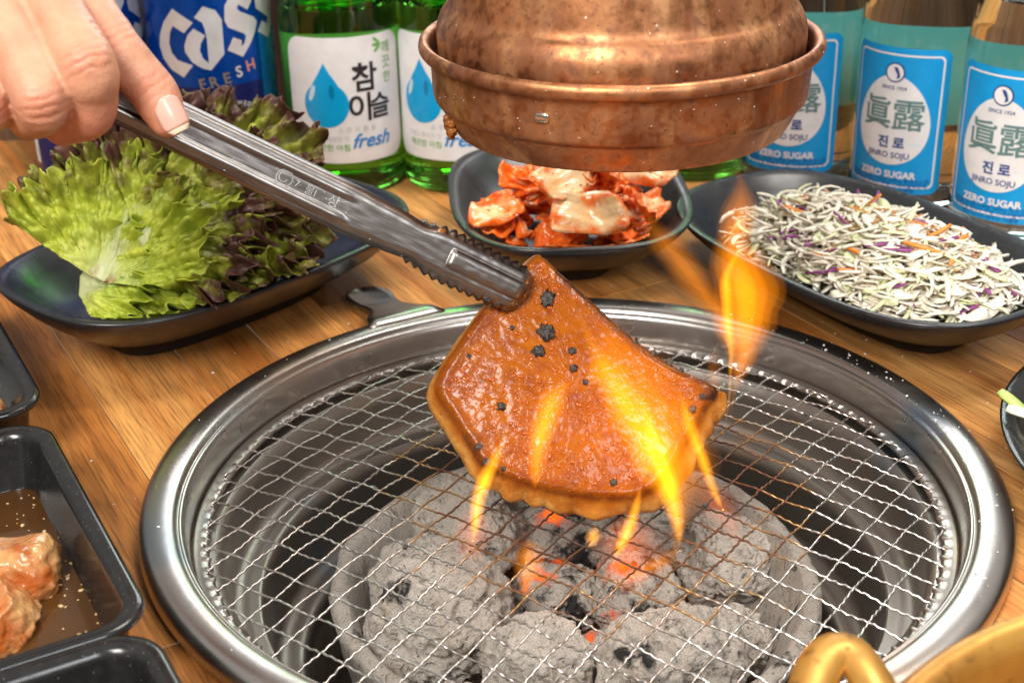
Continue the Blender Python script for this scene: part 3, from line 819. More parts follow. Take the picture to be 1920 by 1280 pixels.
# ------------------------------------------------------------------ tongs
TT = np.array((-0.0184, 0.0140, 0.0787)); TA = np.array((-0.8507, -0.1012, 0.5157)); TN = np.array((0.2662, -0.9291, 0.2568)); TW = np.array((0.4532, 0.3558, 0.8173))
tongs = empty('tongs', tuple(TT), 'scratched steel meat tongs with saw toothed jaws gripping the pork', 'tongs')
def tong_arm(drop, name, teeth=True, mirror=1, jaw_shift=0.0):
    S = list(np.arange(-0.0040, 0.0415, 0.00045)) + list(np.arange(0.0415, 0.215, 0.002))
    def width(s):
        xs = [-0.0045, -0.003, 0.0, 0.004, 0.034, 0.0400, 0.0450, 0.056, 0.072, 0.120, 0.215]
        ws = [0.0040, 0.0062, 0.0076, 0.0082, 0.0086, 0.0080, 0.0066, 0.0078, 0.0086, 0.0082, 0.0076]
        return float(np.interp(s, xs, ws))
    n = 25; V = []
    for s in S:
        hw = width(s)
        for k in range(n):
            q = -1 + 2 * k / (n - 1)
            aq = abs(q)
            tooth = 0.0
            if teeth and 0.0015 < s < 0.0405 and aq > 0.9:
                fr = ((s - 0.0015) / 0.0039) % 1.0
                tooth = (0.0019 * (1 - abs(fr - 0.35) / (0.35 if fr < 0.35 else 0.65)) - 0.0003) * (1 if aq > 0.97 else 0.4)
            y = math.copysign(aq * hw + tooth, q)
            # cross-section: rolled-down edges, raised or sunken centre channel
            z = -0.0034 * max(0, (aq - 0.62) / 0.38) ** 2 * (1.0 if s > 0.043 else 0.85)
            if s > 0.0735:      # handle: flat pressed channel between two beads
                ch = max(0, min(1, (s - 0.0735) / 0.004))
                z += ch * (0.0011 * math.exp(-((aq - 0.50) / 0.075) ** 2) - 0.0007 * (1 if aq < 0.40 else max(0, 1 - (aq - 0.40) / 0.06)) + 0.0006 * math.exp(-((aq - 0.80) / 0.06) ** 2))
            elif s < 0.033:     # jaw: raised stadium rib
                e = min(1, max(0, (0.033 - s) / 0.0022)) ; e = e * e * (3 - 2 * e)
                z += 0.0015 * e * (1 if aq < 0.27 else max(0, 1 - (aq - 0.27) / 0.15))
            if s < 0.0035:      # scooped lip bent down at the tip
                u = (0.0035 - s) / 0.0075; z -= 0.0080 * u * u
            z += 0.00012 * nz((s * 260, q * 3, 1.0)) 
            P = TT + TA * (s + jaw_shift) + TW * y + TN * (mirror * (z + 0.0022) - drop(s))
            V.append(P)
    F = grid_faces(len(S), n)
    o = mesh(name, V, F, M['tong'], tongs)
    sm = o.modifiers.new('thick', 'SOLIDIFY'); sm.thickness = 0.0009; sm.offset = -1
    return o
tong_arm(lambda s: 0.0, 'upper_arm')
tong_arm(lambda s: 0.0245 - 0.02 * max(0, (s - 0.05) / 0.17) * 0 + 0.004 * math.sin(max(0, min(1, s / 0.2)) * PI), 'lower_arm', True, -1, 0.002)

TXT = {}
def text_2d(s, size, bold=0.0, shear=0.0):
    key = (s, size, bold, shear)
    if key not in TXT: TXT[key] = _text_2d(s, size, bold, shear)
    return TXT[key]
def _text_2d(s, size, bold, shear):
    cu_ = bpy.data.curves.new('lettering', 'FONT'); cu_.body = s; cu_.size = size; cu_.offset = bold * size; cu_.shear = shear
    cu_.align_x = 'CENTER'; cu_.align_y = 'CENTER'; cu_.resolution_u = 3
    o = bpy.data.objects.new('lettering', cu_); COL.objects.link(o)
    bpy.context.view_layer.update()
    me = bpy.data.meshes.new_from_object(o.evaluated_get(bpy.context.evaluated_depsgraph_get()))
    V = np.array([v.co[:2] for v in me.vertices]) if len(me.vertices) else np.zeros((0, 2)); F = [list(p.vertices) for p in me.polygons]
    bpy.data.objects.remove(o, do_unlink=True); bpy.data.curves.remove(cu_); bpy.data.meshes.remove(me)
    return V, F
M['stamp'] = simple('stamp_edge', (0.85, 0.83, 0.80), 0.3, 0.8)
def tong_mark(V2, F, s0, y0, size_note, name='stamped_mark'):
    V = [TT + TA * (s0 - p[0]) + TW * (y0 + p[1]) + TN * 0.00262 for p in V2]
    return mesh(name, V, F, M['stamp'], tongs, smooth=False)
sp = []
for i in range(60):
    t = i / 59 * 2 * PI * 1.9; r = 0.0030 if t < 2 * PI * 0.93 else 0.0030 - 0.0020 * (t - 2 * PI * 0.93) / (2 * PI * 0.97)
    sp.append((r * math.cos(t + 0.6), r * math.sin(t + 0.6), 0))
vv, ff = tube(sp, 0.00024, 4)
tong_mark([(p[0], p[1]) for p in vv], ff, 0.1005, 0.0, 0)
for txt, s0, y0, sz in (('·7·', 0.0955, 0.0, 0.0034), ('물l', 0.0900, -0.0003, 0.0040), ('·상', 0.0815, -0.0002, 0.0050)):
    V2, F2 = text_2d(txt, sz, -0.008)
    tong_mark(V2, F2, s0, y0, sz)
# bits of burnt glaze sticking to the jaws
M['gunk'] = simple('burnt_glaze', (0.30, 0.10, 0.015), 0.2)
rng = random.Random(21)
for (s, y, r, dark) in [(0.0005, 0.000, 0.0019, 0), (0.0020, -0.0035, 0.0016, 0), (0.001, 0.0040, 0.0013, 0), (0.0065, -0.0066, 0.0016, 1), (0.0120, -0.0072, 0.0018, 1), (0.0035, -0.0060, 0.0014, 0), (0.0395, 0.0072, 0.0014, 0), (0.0780, -0.0032, 0.0008, 0)]:
    V = []
    for p in iv3:
        q = p * r * (1 + 0.4 * fbm(p, 2.0, 3, s * 900))
        V.append(TT + TA * (s + q[0]) + TW * (y + q[1]) + TN * (0.0018 + q[2] * 0.45))
    mesh('burnt_glaze', V, if3, M['bit'] if dark else M['gunk'], tongs)

# ------------------------------------------------------------------ hand
HAND = {'index': [(-0.1824, 0.0230, 0.2069, 0.0110), (-0.1676, 0.0055, 0.1936, 0.0100), (-0.1561, -0.0060, 0.1811, 0.0098), (-0.1495, -0.0074, 0.1737, 0.0088), (-0.1445, -0.0080, 0.1678, 0.0083), (-0.1414, -0.0097, 0.1620, 0.0077), (-0.1396, -0.0101, 0.1576, 0.0066)],
        'middle': [(-0.1880, 0.0127, 0.2107, 0.0110), (-0.1768, -0.0039, 0.1995, 0.0098), (-0.1669, -0.0174, 0.1899, 0.0095), (-0.1592, -0.0283, 0.1810, 0.0099), (-0.1598, -0.0258, 0.1723, 0.0088), (-0.1628, -0.0213, 0.1632, 0.0083), (-0.1756, -0.0114, 0.1561, 0.0072)],
        'ring': [(-0.2041, 0.0043, 0.2073, 0.0110), (-0.1916, -0.0101, 0.1958, 0.0098), (-0.1804, -0.0250, 0.1832, 0.0095), (-0.1739, -0.0349, 0.1719, 0.0093), (-0.1787, -0.0250, 0.1648, 0.0082), (-0.1858, -0.0141, 0.1598, 0.0076)],
        'pinky': [(-0.2199, 0.0044, 0.2004, 0.0100), (-0.2089, -0.0100, 0.1890, 0.0086), (-0.1989, -0.0214, 0.1791, 0.0082), (-0.1931, -0.0292, 0.1700, 0.0085), (-0.1981, -0.0190, 0.1634, 0.0074)],
        'palm1': [(-0.1883, 0.0249, 0.2085, 0.0120), (-0.2071, 0.0226, 0.2038, 0.0130), (-0.2204, 0.0195, 0.1973, 0.0120)],
        'palm2': [(-0.1850, 0.0260, 0.2085, 0.0120), (-0.2158, 0.0592, 0.2221, 0.0190), (-0.2416, 0.0620, 0.2164, 0.0190), (-0.2204, 0.0195, 0.1973, 0.0120)],
        'palm3': [(-0.2000, 0.0180, 0.2050, 0.0130), (-0.2260, 0.0600, 0.2190, 0.0200)],
        'wrist': [(-0.2260, 0.0600, 0.2190, 0.0210), (-0.2533, 0.1086, 0.2439, 0.0240), (-0.3069, 0.1739, 0.2873, 0.0280), (-0.3701, 0.2454, 0.3437, 0.0320)],
        'thumb': [(-0.2080, 0.0480, 0.2080, 0.0140), (-0.1960, 0.0420, 0.1850, 0.0115), (-0.1800, 0.0370, 0.1660, 0.0098), (-0.1660, 0.0325, 0.1560, 0.0080)]}
person = empty('person', (-0.19, 0.02, 0.16), 'bare right hand gripping the tongs, index finger stretched along them', 'hand')
def build_hand():
    mb = MB(); sv, sf = ico(3)
    for k, ch in HAND.items():
        P = np.array(ch)
        C = catmull(P, 7)
        v, f = tube(C[:, :3], C[:, 3], 24)
        mb.add(v, f)
        for e in (C[0], C[-1]):
            mb.add(sv * e[3] + e[:3], sf)
        if k in ('middle', 'ring', 'pinky'):   # bony knuckle towards the viewer
            e = P[3]; mb.add(sv * e[3] * 0.93 + e[:3] + np.array((0.0002, -0.0012, 0.0012)), sf)
    # rounded pad of the index finger tip
    e = P = np.array(HAND['index'][-1]); 
    me = bpy.data.meshes.new('tmp'); me.from_pydata(mb.v, [], mb.f); me.update()
    t = bpy.data.objects.new('tmp', me); COL.objects.link(t)
    r = t.modifiers.new('r', 'REMESH'); r.mode = 'VOXEL'; r.voxel_size = 0.00085; r.use_smooth_shade = True
    s = t.modifiers.new('s', 'SMOOTH'); s.factor = 0.5; s.iterations = 5
    bpy.context.view_layer.update()
    ev = t.evaluated_get(bpy.context.evaluated_depsgraph_get()); m2 = bpy.data.meshes.new_from_object(ev)
    V = np.array([v.co[:] for v in m2.vertices]); N = np.array([v.normal[:] for v in m2.vertices]); F = [list(p.vertices) for p in m2.polygons]
    bpy.data.objects.remove(t, do_unlink=True); bpy.data.meshes.remove(m2)
    # joint creases and colour
    col = np.zeros((len(V), 3)); disp = np.zeros(len(V))
    joints = [('index', 2, 1.0), ('index', 4, 0.6), ('middle', 3, 1.1), ('ring', 3, 1.0), ('pinky', 3, 0.8)]
    tocam = np.array(CAM) - np.array((-0.165, -0.01, 0.18)); tocam /= np.linalg.norm(tocam)
    for (nm, i, amp) in joints:
        P = np.array(HAND[nm]); p = P[i, :3]; r = P[i, 3]
        ax = P[min(i + 1, len(P) - 1), :3] - P[i - 1, :3]; ax /= np.linalg.norm(ax)
        lat = np.cross(ax, tocam); lat /= np.linalg.norm(lat)
        D = V - p; s = D @ ax; l = D @ lat; dist = np.linalg.norm(D, axis=1)
        sel = (dist < r * 2.2) & ((N @ tocam) > -0.1)
        w = np.exp(-(s / (r * 0.55)) ** 2) * np.exp(-(l / (r * 0.75)) ** 2) * np.clip((N @ tocam) * 1.6 + 0.2, 0, 1)
        for j in np.where(sel & (w > 0.02))[0]:
            warp = s[j] + 0.0012 * nz(V[j], 260, i) + 0.05 * l[j] ** 2 / r
            cr_ = math.sin(warp * 2 * PI / 0.0031 + 0.8 * nz(V[j], 150, 3))
            g = max(0, cr_ - 0.25) ** 1.5
            disp[j] -= 0.00100 * amp * w[j] * g
            col[j, 1] = max(col[j, 1], min(1, w[j] * g * 0.9 * amp))
        col[:, 0] = np.maximum(col[:, 0], np.where(sel, w * 0.75, 0))
    for nm, ii in (('index', -1), ('middle', -1), ('middle', -2), ('ring', -1), ('pinky', -1)):
        P = np.array(HAND[nm])[ii]; d = np.linalg.norm(V - P[:3], axis=1)
        col[:, 0] = np.maximum(col[:, 0], np.exp(-(d / (P[3] * 1.7)) ** 2) * 0.9)
    for j in range(len(V)):
        disp[j] += 0.00016 * nz(V[j], 260, 4.0) + 0.00045 * nz(V[j], 75, 2.0)
    V = V + N * disp[:, None]
    o = mesh('hand', V, F, M['skin'], person)
    set_col(o, col)
    # nail on the index finger
    P = np.array(HAND['index']); ax = P[-1, :3] - P[-3, :3]; ax /= np.linalg.norm(ax)
    nr = tocam + 0.38 * np.array((0.8, 0, 0.35)); nr -= ax * (nr @ ax); nr /= np.linalg.norm(nr); lt = np.cross(ax, nr)
    base = P[-1, :3] + ax * (-0.0005)
    for part, u0, u1, mt in (('fingernail', -0.0062, 0.0048, M['nail']), ('nail_edge', 0.0048, 0.0064, M['nailtip'])):
        VV = []; nu, nv = 14, 13
        for a in range(nu):
            u = u0 + (u1 - u0) * a / (nu - 1)
            uu = (u + 0.0062) / 0.0126
            hw = 0.0047 * (1 - max(0, (0.22 - uu) / 0.22) ** 2 * 0.55) * (1 - max(0, (uu - 0.72) / 0.28) ** 2 * 0.45)
            for b in range(nv):
                q = -1 + 2 * b / (nv - 1)
                y = q * hw
                rr = 0.0076 - 0.035 * max(0, u) - 2.0 * max(0, u) ** 2 * 10
                zz = math.sqrt(max(0, rr * rr - y * y * 1.0)) + 0.00025 * (1 - q * q) - 0.0004 * max(0, (abs(q) - 0.8) / 0.2)
                VV.append(base + ax * u + lt * y + nr * zz)
        no = mesh(part, VV, grid_faces(nu, nv), mt, o, local=tuple(person.location))
        sm = no.modifiers.new('thick', 'SOLIDIFY'); sm.thickness = 0.0006; sm.offset = -1
build_hand()

# ------------------------------------------------------------------ copper hood
HC = (0.0235, 0.080); HZ = -0.0050
hood = empty('exhaust_hood', (HC[0], HC[1], 0.1318 + HZ), 'spotted copper exhaust hood hanging above the grill', 'hood')
def dents(k, t, r, z):
    return (r * (1 + 0.006 * nz((math.cos(t) * 1.4, math.sin(t) * 1.4, z * 30), 1.0, 3) + 0.0025 * nz((math.cos(t) * 6, math.sin(t) * 6, z * 80), 1.0, 1)), z)
prof = [(0.0640, 0.1345), (0.0662, 0.1318), (0.0672, 0.1316), (0.0680, 0.1322), (0.0710, 0.1378), (0.0728, 0.1412), (0.0734, 0.1424), (0.0748, 0.1436), (0.0756, 0.1450), (0.0760, 0.1480), (0.0764, 0.1570), (0.0766, 0.1600), (0.0772, 0.1616), (0.0790, 0.1614), (0.0806, 0.1628), (0.0811, 0.1648), (0.0804, 0.1668), (0.0788, 0.1676), (0.0772, 0.1668), (0.0764, 0.1650), (0.0758, 0.1600)]
pp = catmull([(a, b, 0) for a, b in prof], 3)
v, f = lathe([(p[0], p[1]) for p in pp], 160, (HC[0], HC[1], HZ), dents)
mesh('skirt', v, f, M['copper'], hood)
prof = [(0.0700, 0.1560), (0.0722, 0.1580), (0.0734, 0.1640), (0.0735, 0.1700), (0.0726, 0.1748), (0.0706, 0.1785), (0.0688, 0.1806), (0.0677, 0.1830), (0.0668, 0.1880), (0.0650, 0.1980), (0.0618, 0.2100), (0.0560, 0.2260), (0.0470, 0.2420), (0.0380, 0.2540), (0.0360, 0.2600)]
pp = catmull([(a, b, 0) for a, b in prof], 5)
v, f = lathe([(p[0], p[1]) for p in pp], 160, (HC[0], HC[1], HZ), dents)
mesh('dome', v, f, M['copper'], hood)
v, f = lathe([(0.0350, 0.2560), (0.0350, 0.62), (0.0330, 0.62), (0.0330, 0.2560), (0.0350, 0.2560)], 64, (HC[0], HC[1], HZ))
mesh('duct', v, f, M['copper'], hood)
# rivet on the skirt, facing the camera and slightly left
def rivet():
    a = math.radians(-116); R = 0.0764
    n = np.array((math.cos(a), math.sin(a), 0)); tx = np.array((-n[1], n[0], 0)); c = np.array((HC[0], HC[1], 0.1535 + HZ)) + n * R
    V = []
    for p in iv3:
        sx = math.copysign(abs(p[0]) ** 0.6, p[0]); sz = math.copysign(abs(p[1]) ** 0.6, p[1])
        V.append(c + tx * sx * 0.0030 + np.array((0, 0, 1)) * sz * 0.0021 + n * (p[2] * 0.0011))
    mesh('rivet', V, if3, M['alu_worn'], hood)
M['alu_worn'] = simple('worn_rivet', (0.60, 0.48, 0.38), 0.22, 0.9)
rivet()
rng = random.Random(4)
for i in range(7):
    a = math.radians(-163 + rng.uniform(-3.0, 3.5)); z = HZ + 0.1400 - 0.0010 * i + rng.uniform(-.0008, .0008); R = 0.0722
    c = np.array((HC[0] + R * math.cos(a), HC[1] + R * math.sin(a), z)); r = rng.uniform(0.0013, 0.0024)
    V = [c + p * r * (1 + 0.4 * fbm(p, 2, 3, i)) for p in iv3]
    mesh('grease_drip', V, if3, M['gunk'], hood)

# ------------------------------------------------------------------ dishes
def dish(name, label, c, hx, hy, h, rot, e=3.2, bow=0.0, mat='black', foot=0.043, group=None):
    o = empty(name, (c[0], c[1], 0), label, 'dish', group)
    lim = min(hx, hy)
    prof = [(foot + 0.004, 0.0012), (foot, 0.0), (foot - 0.0012, 0.0012), (foot - 0.0015, 0.0065), (foot - 0.004, 0.0085), (0.024, h * 0.40), (0.011, h * 0.64), (0.0035, h * 0.84), (0.0004, h * 0.95), (0.0, h * 0.985), (0.0012, h * 1.005), (0.0036, h), (0.0062, h * 0.965), (0.012, h * 0.80), (0.022, h * 0.54), (0.036, h * 0.36), (lim * 0.78, h * 0.31), (lim * 0.97, h * 0.30)]
    rings = []
    for ins, z in prof:
        ins = min(ins, lim - 0.002)
        R = []
        for (x, y) in superell(hx - ins, hy - ins, e, 96):
            zb = bow * ((x / hx) ** 4 + 0.4 * (y / hy) ** 4) * (z / h)
            X, Y = rotz((x, y), rot, c)
            R.append((X, Y, z + zb))
        rings.append(R)
    V, F, n = loft_rings(rings)
    k = (len(rings) - 1) * n
    F.append(tuple(k + i for i in range(n))); F.append(tuple(range(n - 1, -1, -1)))
    mesh('bowl', V, F, M[mat], o)
    return o
DL = ((-0.172, 0.179), 0.105, 0.068, math.radians(47))
dish('side_dish', 'long black dish heaped with lettuce leaves', DL[0], DL[1], DL[2], 0.036, DL[3], 3.0, 0.004)
DK = ((0.0095, 0.252), 0.065, 0.088, math.radians(3))
dish('side_dish', 'small black dish of kimchi beneath the hood', DK[0], DK[1], DK[2], 0.034, DK[3], 3.0, 0.003)
DS = ((0.153, 0.170), 0.107, 0.067, math.radians(-60))
dish('side_dish', 'long black dish filled with shredded cabbage slaw', DS[0], DS[1], DS[2], 0.034, DS[3], 2.9, 0.003)
DR = ((0.283, -0.022), 0.116, 0.116, 0.0)
dish('side_dish', 'glossy black round dish with green onion at the right edge', DR[0], DR[1], DR[2], 0.022, 0, 2.0, 0.0, 'tray')

# ------------------------------------------------------------------ lettuce
def leaf(label, base, tip, nrm, spread, purple, seed, cup=0.35, ruff=1.0, nth=260, nr=44, curl=0.0, brown=0.0, aspect=1.0):
    rng = random.Random(seed)
    B = np.array(base); X = np.array(tip) - B; L = np.linalg.norm(X); X /= L
    Nn = np.array(nrm, float); Nn -= X * (Nn @ X); Nn /= np.linalg.norm(Nn); Y = np.cross(Nn, X)
    ph = [rng.uniform(0, 2 * PI) for _ in range(9)]
    kw = max(1.0, L / 0.065)
    V = []; C = []
    for i in range(nth):
        th = spread * (-1 + 2 * i / (nth - 1)); q = th / spread
        Rr = L * (0.66 + 0.34 * math.cos(th * 0.95)) * (1 + 0.05 * math.sin(5 * th + ph[0]) + 0.06 * math.sin(13 * th + ph[1]) + 0.035 * math.sin(41 * th + ph[7]) + 0.02 * math.sin(83 * th + ph[8]))
        for j in range(nr):
            r = j / (nr - 1)
            rr = r * Rr
            e3 = max(0, (r - 0.42) / 0.58)
            w1 = math.sin(25 * th * kw + ph[2] + 2.2 * math.sin(4 * th + ph[3]) + 3.5 * r); w2 = math.sin(54 * th * kw + ph[4] + 4 * r + 1.8 * math.sin(9 * th)); w3 = math.sin(106 * th * kw + ph[5] + 6 * r)
            z = ruff * (0.0066 * e3 ** 1.5 * w1 + 0.0042 * e3 ** 2.2 * w2 + 0.0017 * e3 ** 3 * w3)
            thx = th + ruff * (0.045 * e3 ** 2 * math.sin(25 * th * kw + ph[2] + 1.2) + 0.026 * e3 ** 3 * math.sin(54 * th * kw + ph[6]))
            rr *= 1 - 0.10 * e3 ** 2 * (0.5 + 0.5 * w2) * ruff
            x = rr * math.cos(thx); y = rr * math.sin(thx) * aspect + 0.004 * math.copysign(1, th) * (1 - r) * min(1, abs(q) * 3)
            z += cup * abs(y) ** 1.5 * 2.2 - curl * (x / L) ** 2 * L
            b1 = fbm((x, y, seed), 95, 3, seed)
            z += (b1 * 0.0056 + fbm((x, y, seed), 260, 3, seed) * 0.0024) * min(1, r * 2.0)
            vein = abs(math.sin(8.5 * th + 0.8 * nz((x, y, 0), 40) + 0.6 * math.copysign(r, th))); vv = max(0, 1 - vein / 0.20) * (1 - r) * min(1, r * 3)
            z -= 0.0022 * vv
            P = B + X * x + Y * y + Nn * z
            ca_, sa_ = math.cos(DL[3]), math.sin(DL[3]); ex, ey = P[0] - DL[0][0], P[1] - DL[0][1]
            fx, fy = (ex * ca_ + ey * sa_) / (DL[1] - 0.005), (-ex * sa_ + ey * ca_) / (DL[2] - 0.005); ff_ = abs(fx) ** 3 + abs(fy) ** 3
            P[2] = max(P[2], 0.014 + 0.0265 * min(1.0, ff_) ** 0.8)
            V.append(P)
            rib = max(0, 1 - abs(y) / (0.0080 * (1 - r * 0.92) + 0.0003)) * (1 - 0.75 * r)
            pale = min(1, rib * 1.2 + 0.50 * max(0, 1 - r / 0.45) + 0.35 * vv)
            pu = purple * (-0.10 + 1.25 * r ** 1.3) + (0.22 * b1 + 0.30 * fbm((x, y, 3), 38, 2, seed + 2)) * min(1, purple * 2) - (0.20 if purple < 0.3 else 0.05)
            br = brown * max(0, 1 - r / 0.10) * (abs(q) > 0.15)
            C.append((max(0, min(1, pu)), pale, min(1, br)))
    o = mesh('lettuce_leaf', V, grid_faces(nth, nr), M['leaf'], None, local=tuple(B))
    o.location = tuple(B)
    set_col(o, np.array(C))
    sm = o.modifiers.new('thick', 'SOLIDIFY'); sm.thickness = 0.0005
    return tag(o, label, 'lettuce', 'lettuce leaves heaped in the dish')
leaf('large pale green lettuce leaf opened toward the viewer at the front left', (-0.2100, 0.114, 0.045), (-0.187, 0.152, 0.090), (0.05, -0.74, 0.66), 1.40, 0.34, 1, 1.0, 1.0, 420, 56, 0.05, 1.0)
leaf('purple frilled lettuce leaf rising behind the large green one', (-0.198, 0.146, 0.064), (-0.178, 0.184, 0.104), (0.05, -0.80, 0.55), 1.25, 0.80, 2, 0.5, 1.0)
leaf('dark purple lettuce leaf at the top right under the tongs', (-0.178, 0.180, 0.058), (-0.144, 0.214, 0.090), (0.05, -0.75, 0.60), 1.25, 0.95, 3, 0.4, 1.0)
leaf('purple and green curled lettuce leaf right of the large green one', (-0.192, 0.124, 0.058), (-0.138, 0.142, 0.088), (0.05, -0.70, 0.80), 1.35, 0.78, 4, 0.35, 1.1, curl=0.20)
leaf('olive green lettuce leaf hanging over the right of the dish', (-0.188, 0.128, 0.044), (-0.134, 0.138, 0.052), (0.10, -0.60, 0.80), 1.15, 0.42, 5, 0.2, 1.0)
leaf('bright green lettuce leaf lying at the front of the dish', (-0.222, 0.120, 0.040), (-0.182, 0.112, 0.049), (0.0, -0.70, 0.70), 1.1, 0.05, 6, 0.2, 0.8)
leaf('small green lettuce leaf at the bottom front rim', (-0.200, 0.122, 0.040), (-0.160, 0.120, 0.046), (0.0, -0.65, 0.75), 1.05, 0.22, 7, 0.15, 0.9)
leaf('dark reddish lettuce leaf at the far right end of the dish', (-0.162, 0.158, 0.052), (-0.116, 0.182, 0.064), (0.2, -0.65, 0.75), 1.3, 0.85, 8, 0.3, 1.0)
leaf('brown edged lettuce leaf at the back left of the heap', (-0.212, 0.134, 0.060), (-0.212, 0.168, 0.098), (-0.15, -0.8, 0.55), 1.05, 0.50, 9, 0.35, 0.9)
leaf('reddish lettuce leaf in the middle of the heap on the right', (-0.190, 0.140, 0.066), (-0.142, 0.174, 0.098), (0.1, -0.70, 0.72), 1.3, 0.80, 10, 0.35, 1.1)
leaf('purple tipped lettuce leaf low on the right side of the heap', (-0.178, 0.136, 0.050), (-0.124, 0.158, 0.062), (0.15, -0.65, 0.75), 1.3, 0.62, 11, 0.3, 1.1)
leaf('dull green lettuce leaf at the very bottom of the heap', (-0.216, 0.140, 0.030), (-0.140, 0.175, 0.038), (0.0, -0.3, 0.95), 1.1, 0.35, 12, 0.1, 0.6)
leaf('brownish frilled lettuce leaf at the upper right of the heap', (-0.170, 0.170, 0.066), (-0.122, 0.204, 0.090), (0.15, -0.70, 0.65), 1.3, 0.72, 13, 0.35, 1.1)

leaf('olive lettuce leaf filling the right end of the heap above the rim', (-0.158, 0.148, 0.048), (-0.112, 0.164, 0.056), (0.15, -0.65, 0.75), 1.3, 0.55, 14, 0.3, 1.0)
leaf('green frilled lettuce leaf in front of the reddish one on the right', (-0.176, 0.128, 0.052), (-0.136, 0.128, 0.062), (0.10, -0.75, 0.65), 1.25, 0.38, 15, 0.3, 1.1)
leaf('purple frilled lettuce leaf right of centre below the tongs', (-0.172, 0.150, 0.064), (-0.128, 0.166, 0.080), (0.10, -0.75, 0.65), 1.35, 0.85, 16, 0.4, 1.15)

# ------------------------------------------------------------------ kimchi
def kimchi_piece(i, c, sx, sy, th, rot, tilt, red, bend, lab):
    nu, nv = 16, 12; V = []; C = []
    rng = random.Random(i * 3 + 1)
    Rm = Matrix.Rotation(rot, 3, 'Z') @ Matrix.Rotation(tilt[0], 3, 'X') @ Matrix.Rotation(tilt[1], 3, 'Y')
    for side in (1, -1):
        for a in range(nu):
            for b in range(nv):
                u, w = -1 + 2 * a / (nu - 1), -1 + 2 * b / (nv - 1)
                rd = 4.5 if i < 8 else 3.0; u, w = u * math.sqrt(1 - w * w / rd), w * math.sqrt(1 - u * u / rd)
                x = u * sx * (1 + 0.12 * nz((u, w, i), 1.2, i)) * (1 - 0.25 * w * (1 if i % 2 else -0.4)); y = w * sy * (1 + 0.15 * nz((w, u, i), 1.1, i + 5))
                ed = min(1, max(0, 1 - max(abs(-1 + 2 * a / (nu - 1)), abs(-1 + 2 * b / (nv - 1)))) * 5)
                z = bend * (u * u) * sx + 0.5 * bend * w * w * sy + side * th * (0.15 + 0.85 * ed ** 0.5) + 0.0040 * fbm((u, w, i), 1.3, 1, i) + 0.0006 * math.sin(w * 11 + u * 2 + i) + 0.0030 * nz((u * 1.1, w * 1.1, i * 2.0), 1.0) * (1.4 if i >= 8 else 0.6) 
                P = Vector(c) + Rm @ Vector((x, y, z))
                ka, kb = (P.x - DK[0][0]) / (DK[1] - 0.006), (P.y - DK[0][1]) / (DK[2] - 0.006); kf = abs(ka) ** 3 + abs(kb) ** 3
                P.z = max(P.z, 0.0125 + 0.025 * min(1.0, kf) ** 0.8 + side * 0.0008)
                V.append(P)
                C.append((max(0, min(1, red + 0.5 * (max(abs(u), abs(w)) - 0.55) + 0.25 * fbm((u, w, 1), 2, 2, i))), 0, 0))
    F = grid_faces(nu, nv); F += [tuple(reversed([x + nu * nv for x in q])) for q in grid_faces(nu, nv)]
    k = nu * nv
    for a in range(nu - 1):
        F += [(a * nv, k + a * nv, k + (a + 1) * nv, (a + 1) * nv), ((a + 1) * nv + nv - 1, k + (a + 1) * nv + nv - 1, k + a * nv + nv - 1, a * nv + nv - 1)]
    for b in range(nv - 1):
        F += [(b + 1, k + b + 1, k + b, b), ((nu - 1) * nv + b, k + (nu - 1) * nv + b, k + (nu - 1) * nv + b + 1, (nu - 1) * nv + b + 1)]
    o = mesh('kimchi_piece', [tuple(p) for p in V], F, M['kimchi'], None, local=c); o.location = c
    set_col(o, np.array(C))
    return tag(o, lab, 'kimchi', 'kimchi pieces in the small dish')
KM = [((0.0060, 0.208, 0.056), 0.023, 0.012, 0.0018, 0.95, (0.55, 0.0), 0.0, 0.1, 'large pale kimchi leaf on top in the middle of the heap'),
      ((0.0160, 0.190, 0.044), 0.019, 0.012, 0.0022, 0.15, (0.65, 0.1), 0.02, 0.2, 'broad pale kimchi stem at the front of the heap'),
      ((0.0510, 0.240, 0.048), 0.018, 0.009, 0.0024, -0.45, (0.5, 0.1), 0.05, 0.15, 'pale kimchi stem piece at the right of the heap'),
      ((0.0270, 0.225, 0.052), 0.016, 0.008, 0.0020, 1.4, (0.5, 0.2), 0.55, 0.3, 'orange red kimchi strip right of the large pale leaf'),
      ((0.0060, 0.236, 0.058), 0.015, 0.010, 0.0020, 1.2, (0.4, 0.3), 0.65, 0.3, 'orange kimchi piece at the back just below the hood'),
      ((-0.0310, 0.210, 0.038), 0.014, 0.009, 0.0020, 0.5, (0.6, -0.2), 0.15, 0.3, 'pale kimchi piece at the far left end of the heap'),
      ((0.0500, 0.212, 0.038), 0.012, 0.008, 0.0020, 0.9, (0.6, 0.2), 0.2, 0.4, 'small pale kimchi piece at the lower right of the heap'),
      ((-0.0170, 0.228, 0.048), 0.014, 0.009, 0.0020, 0.2, (0.5, 0.2), 0.40, 0.5, 'folded orange kimchi piece at the upper left of the heap')]
for i, a in enumerate(KM): kimchi_piece(i, *a)
rng = random.Random(17)
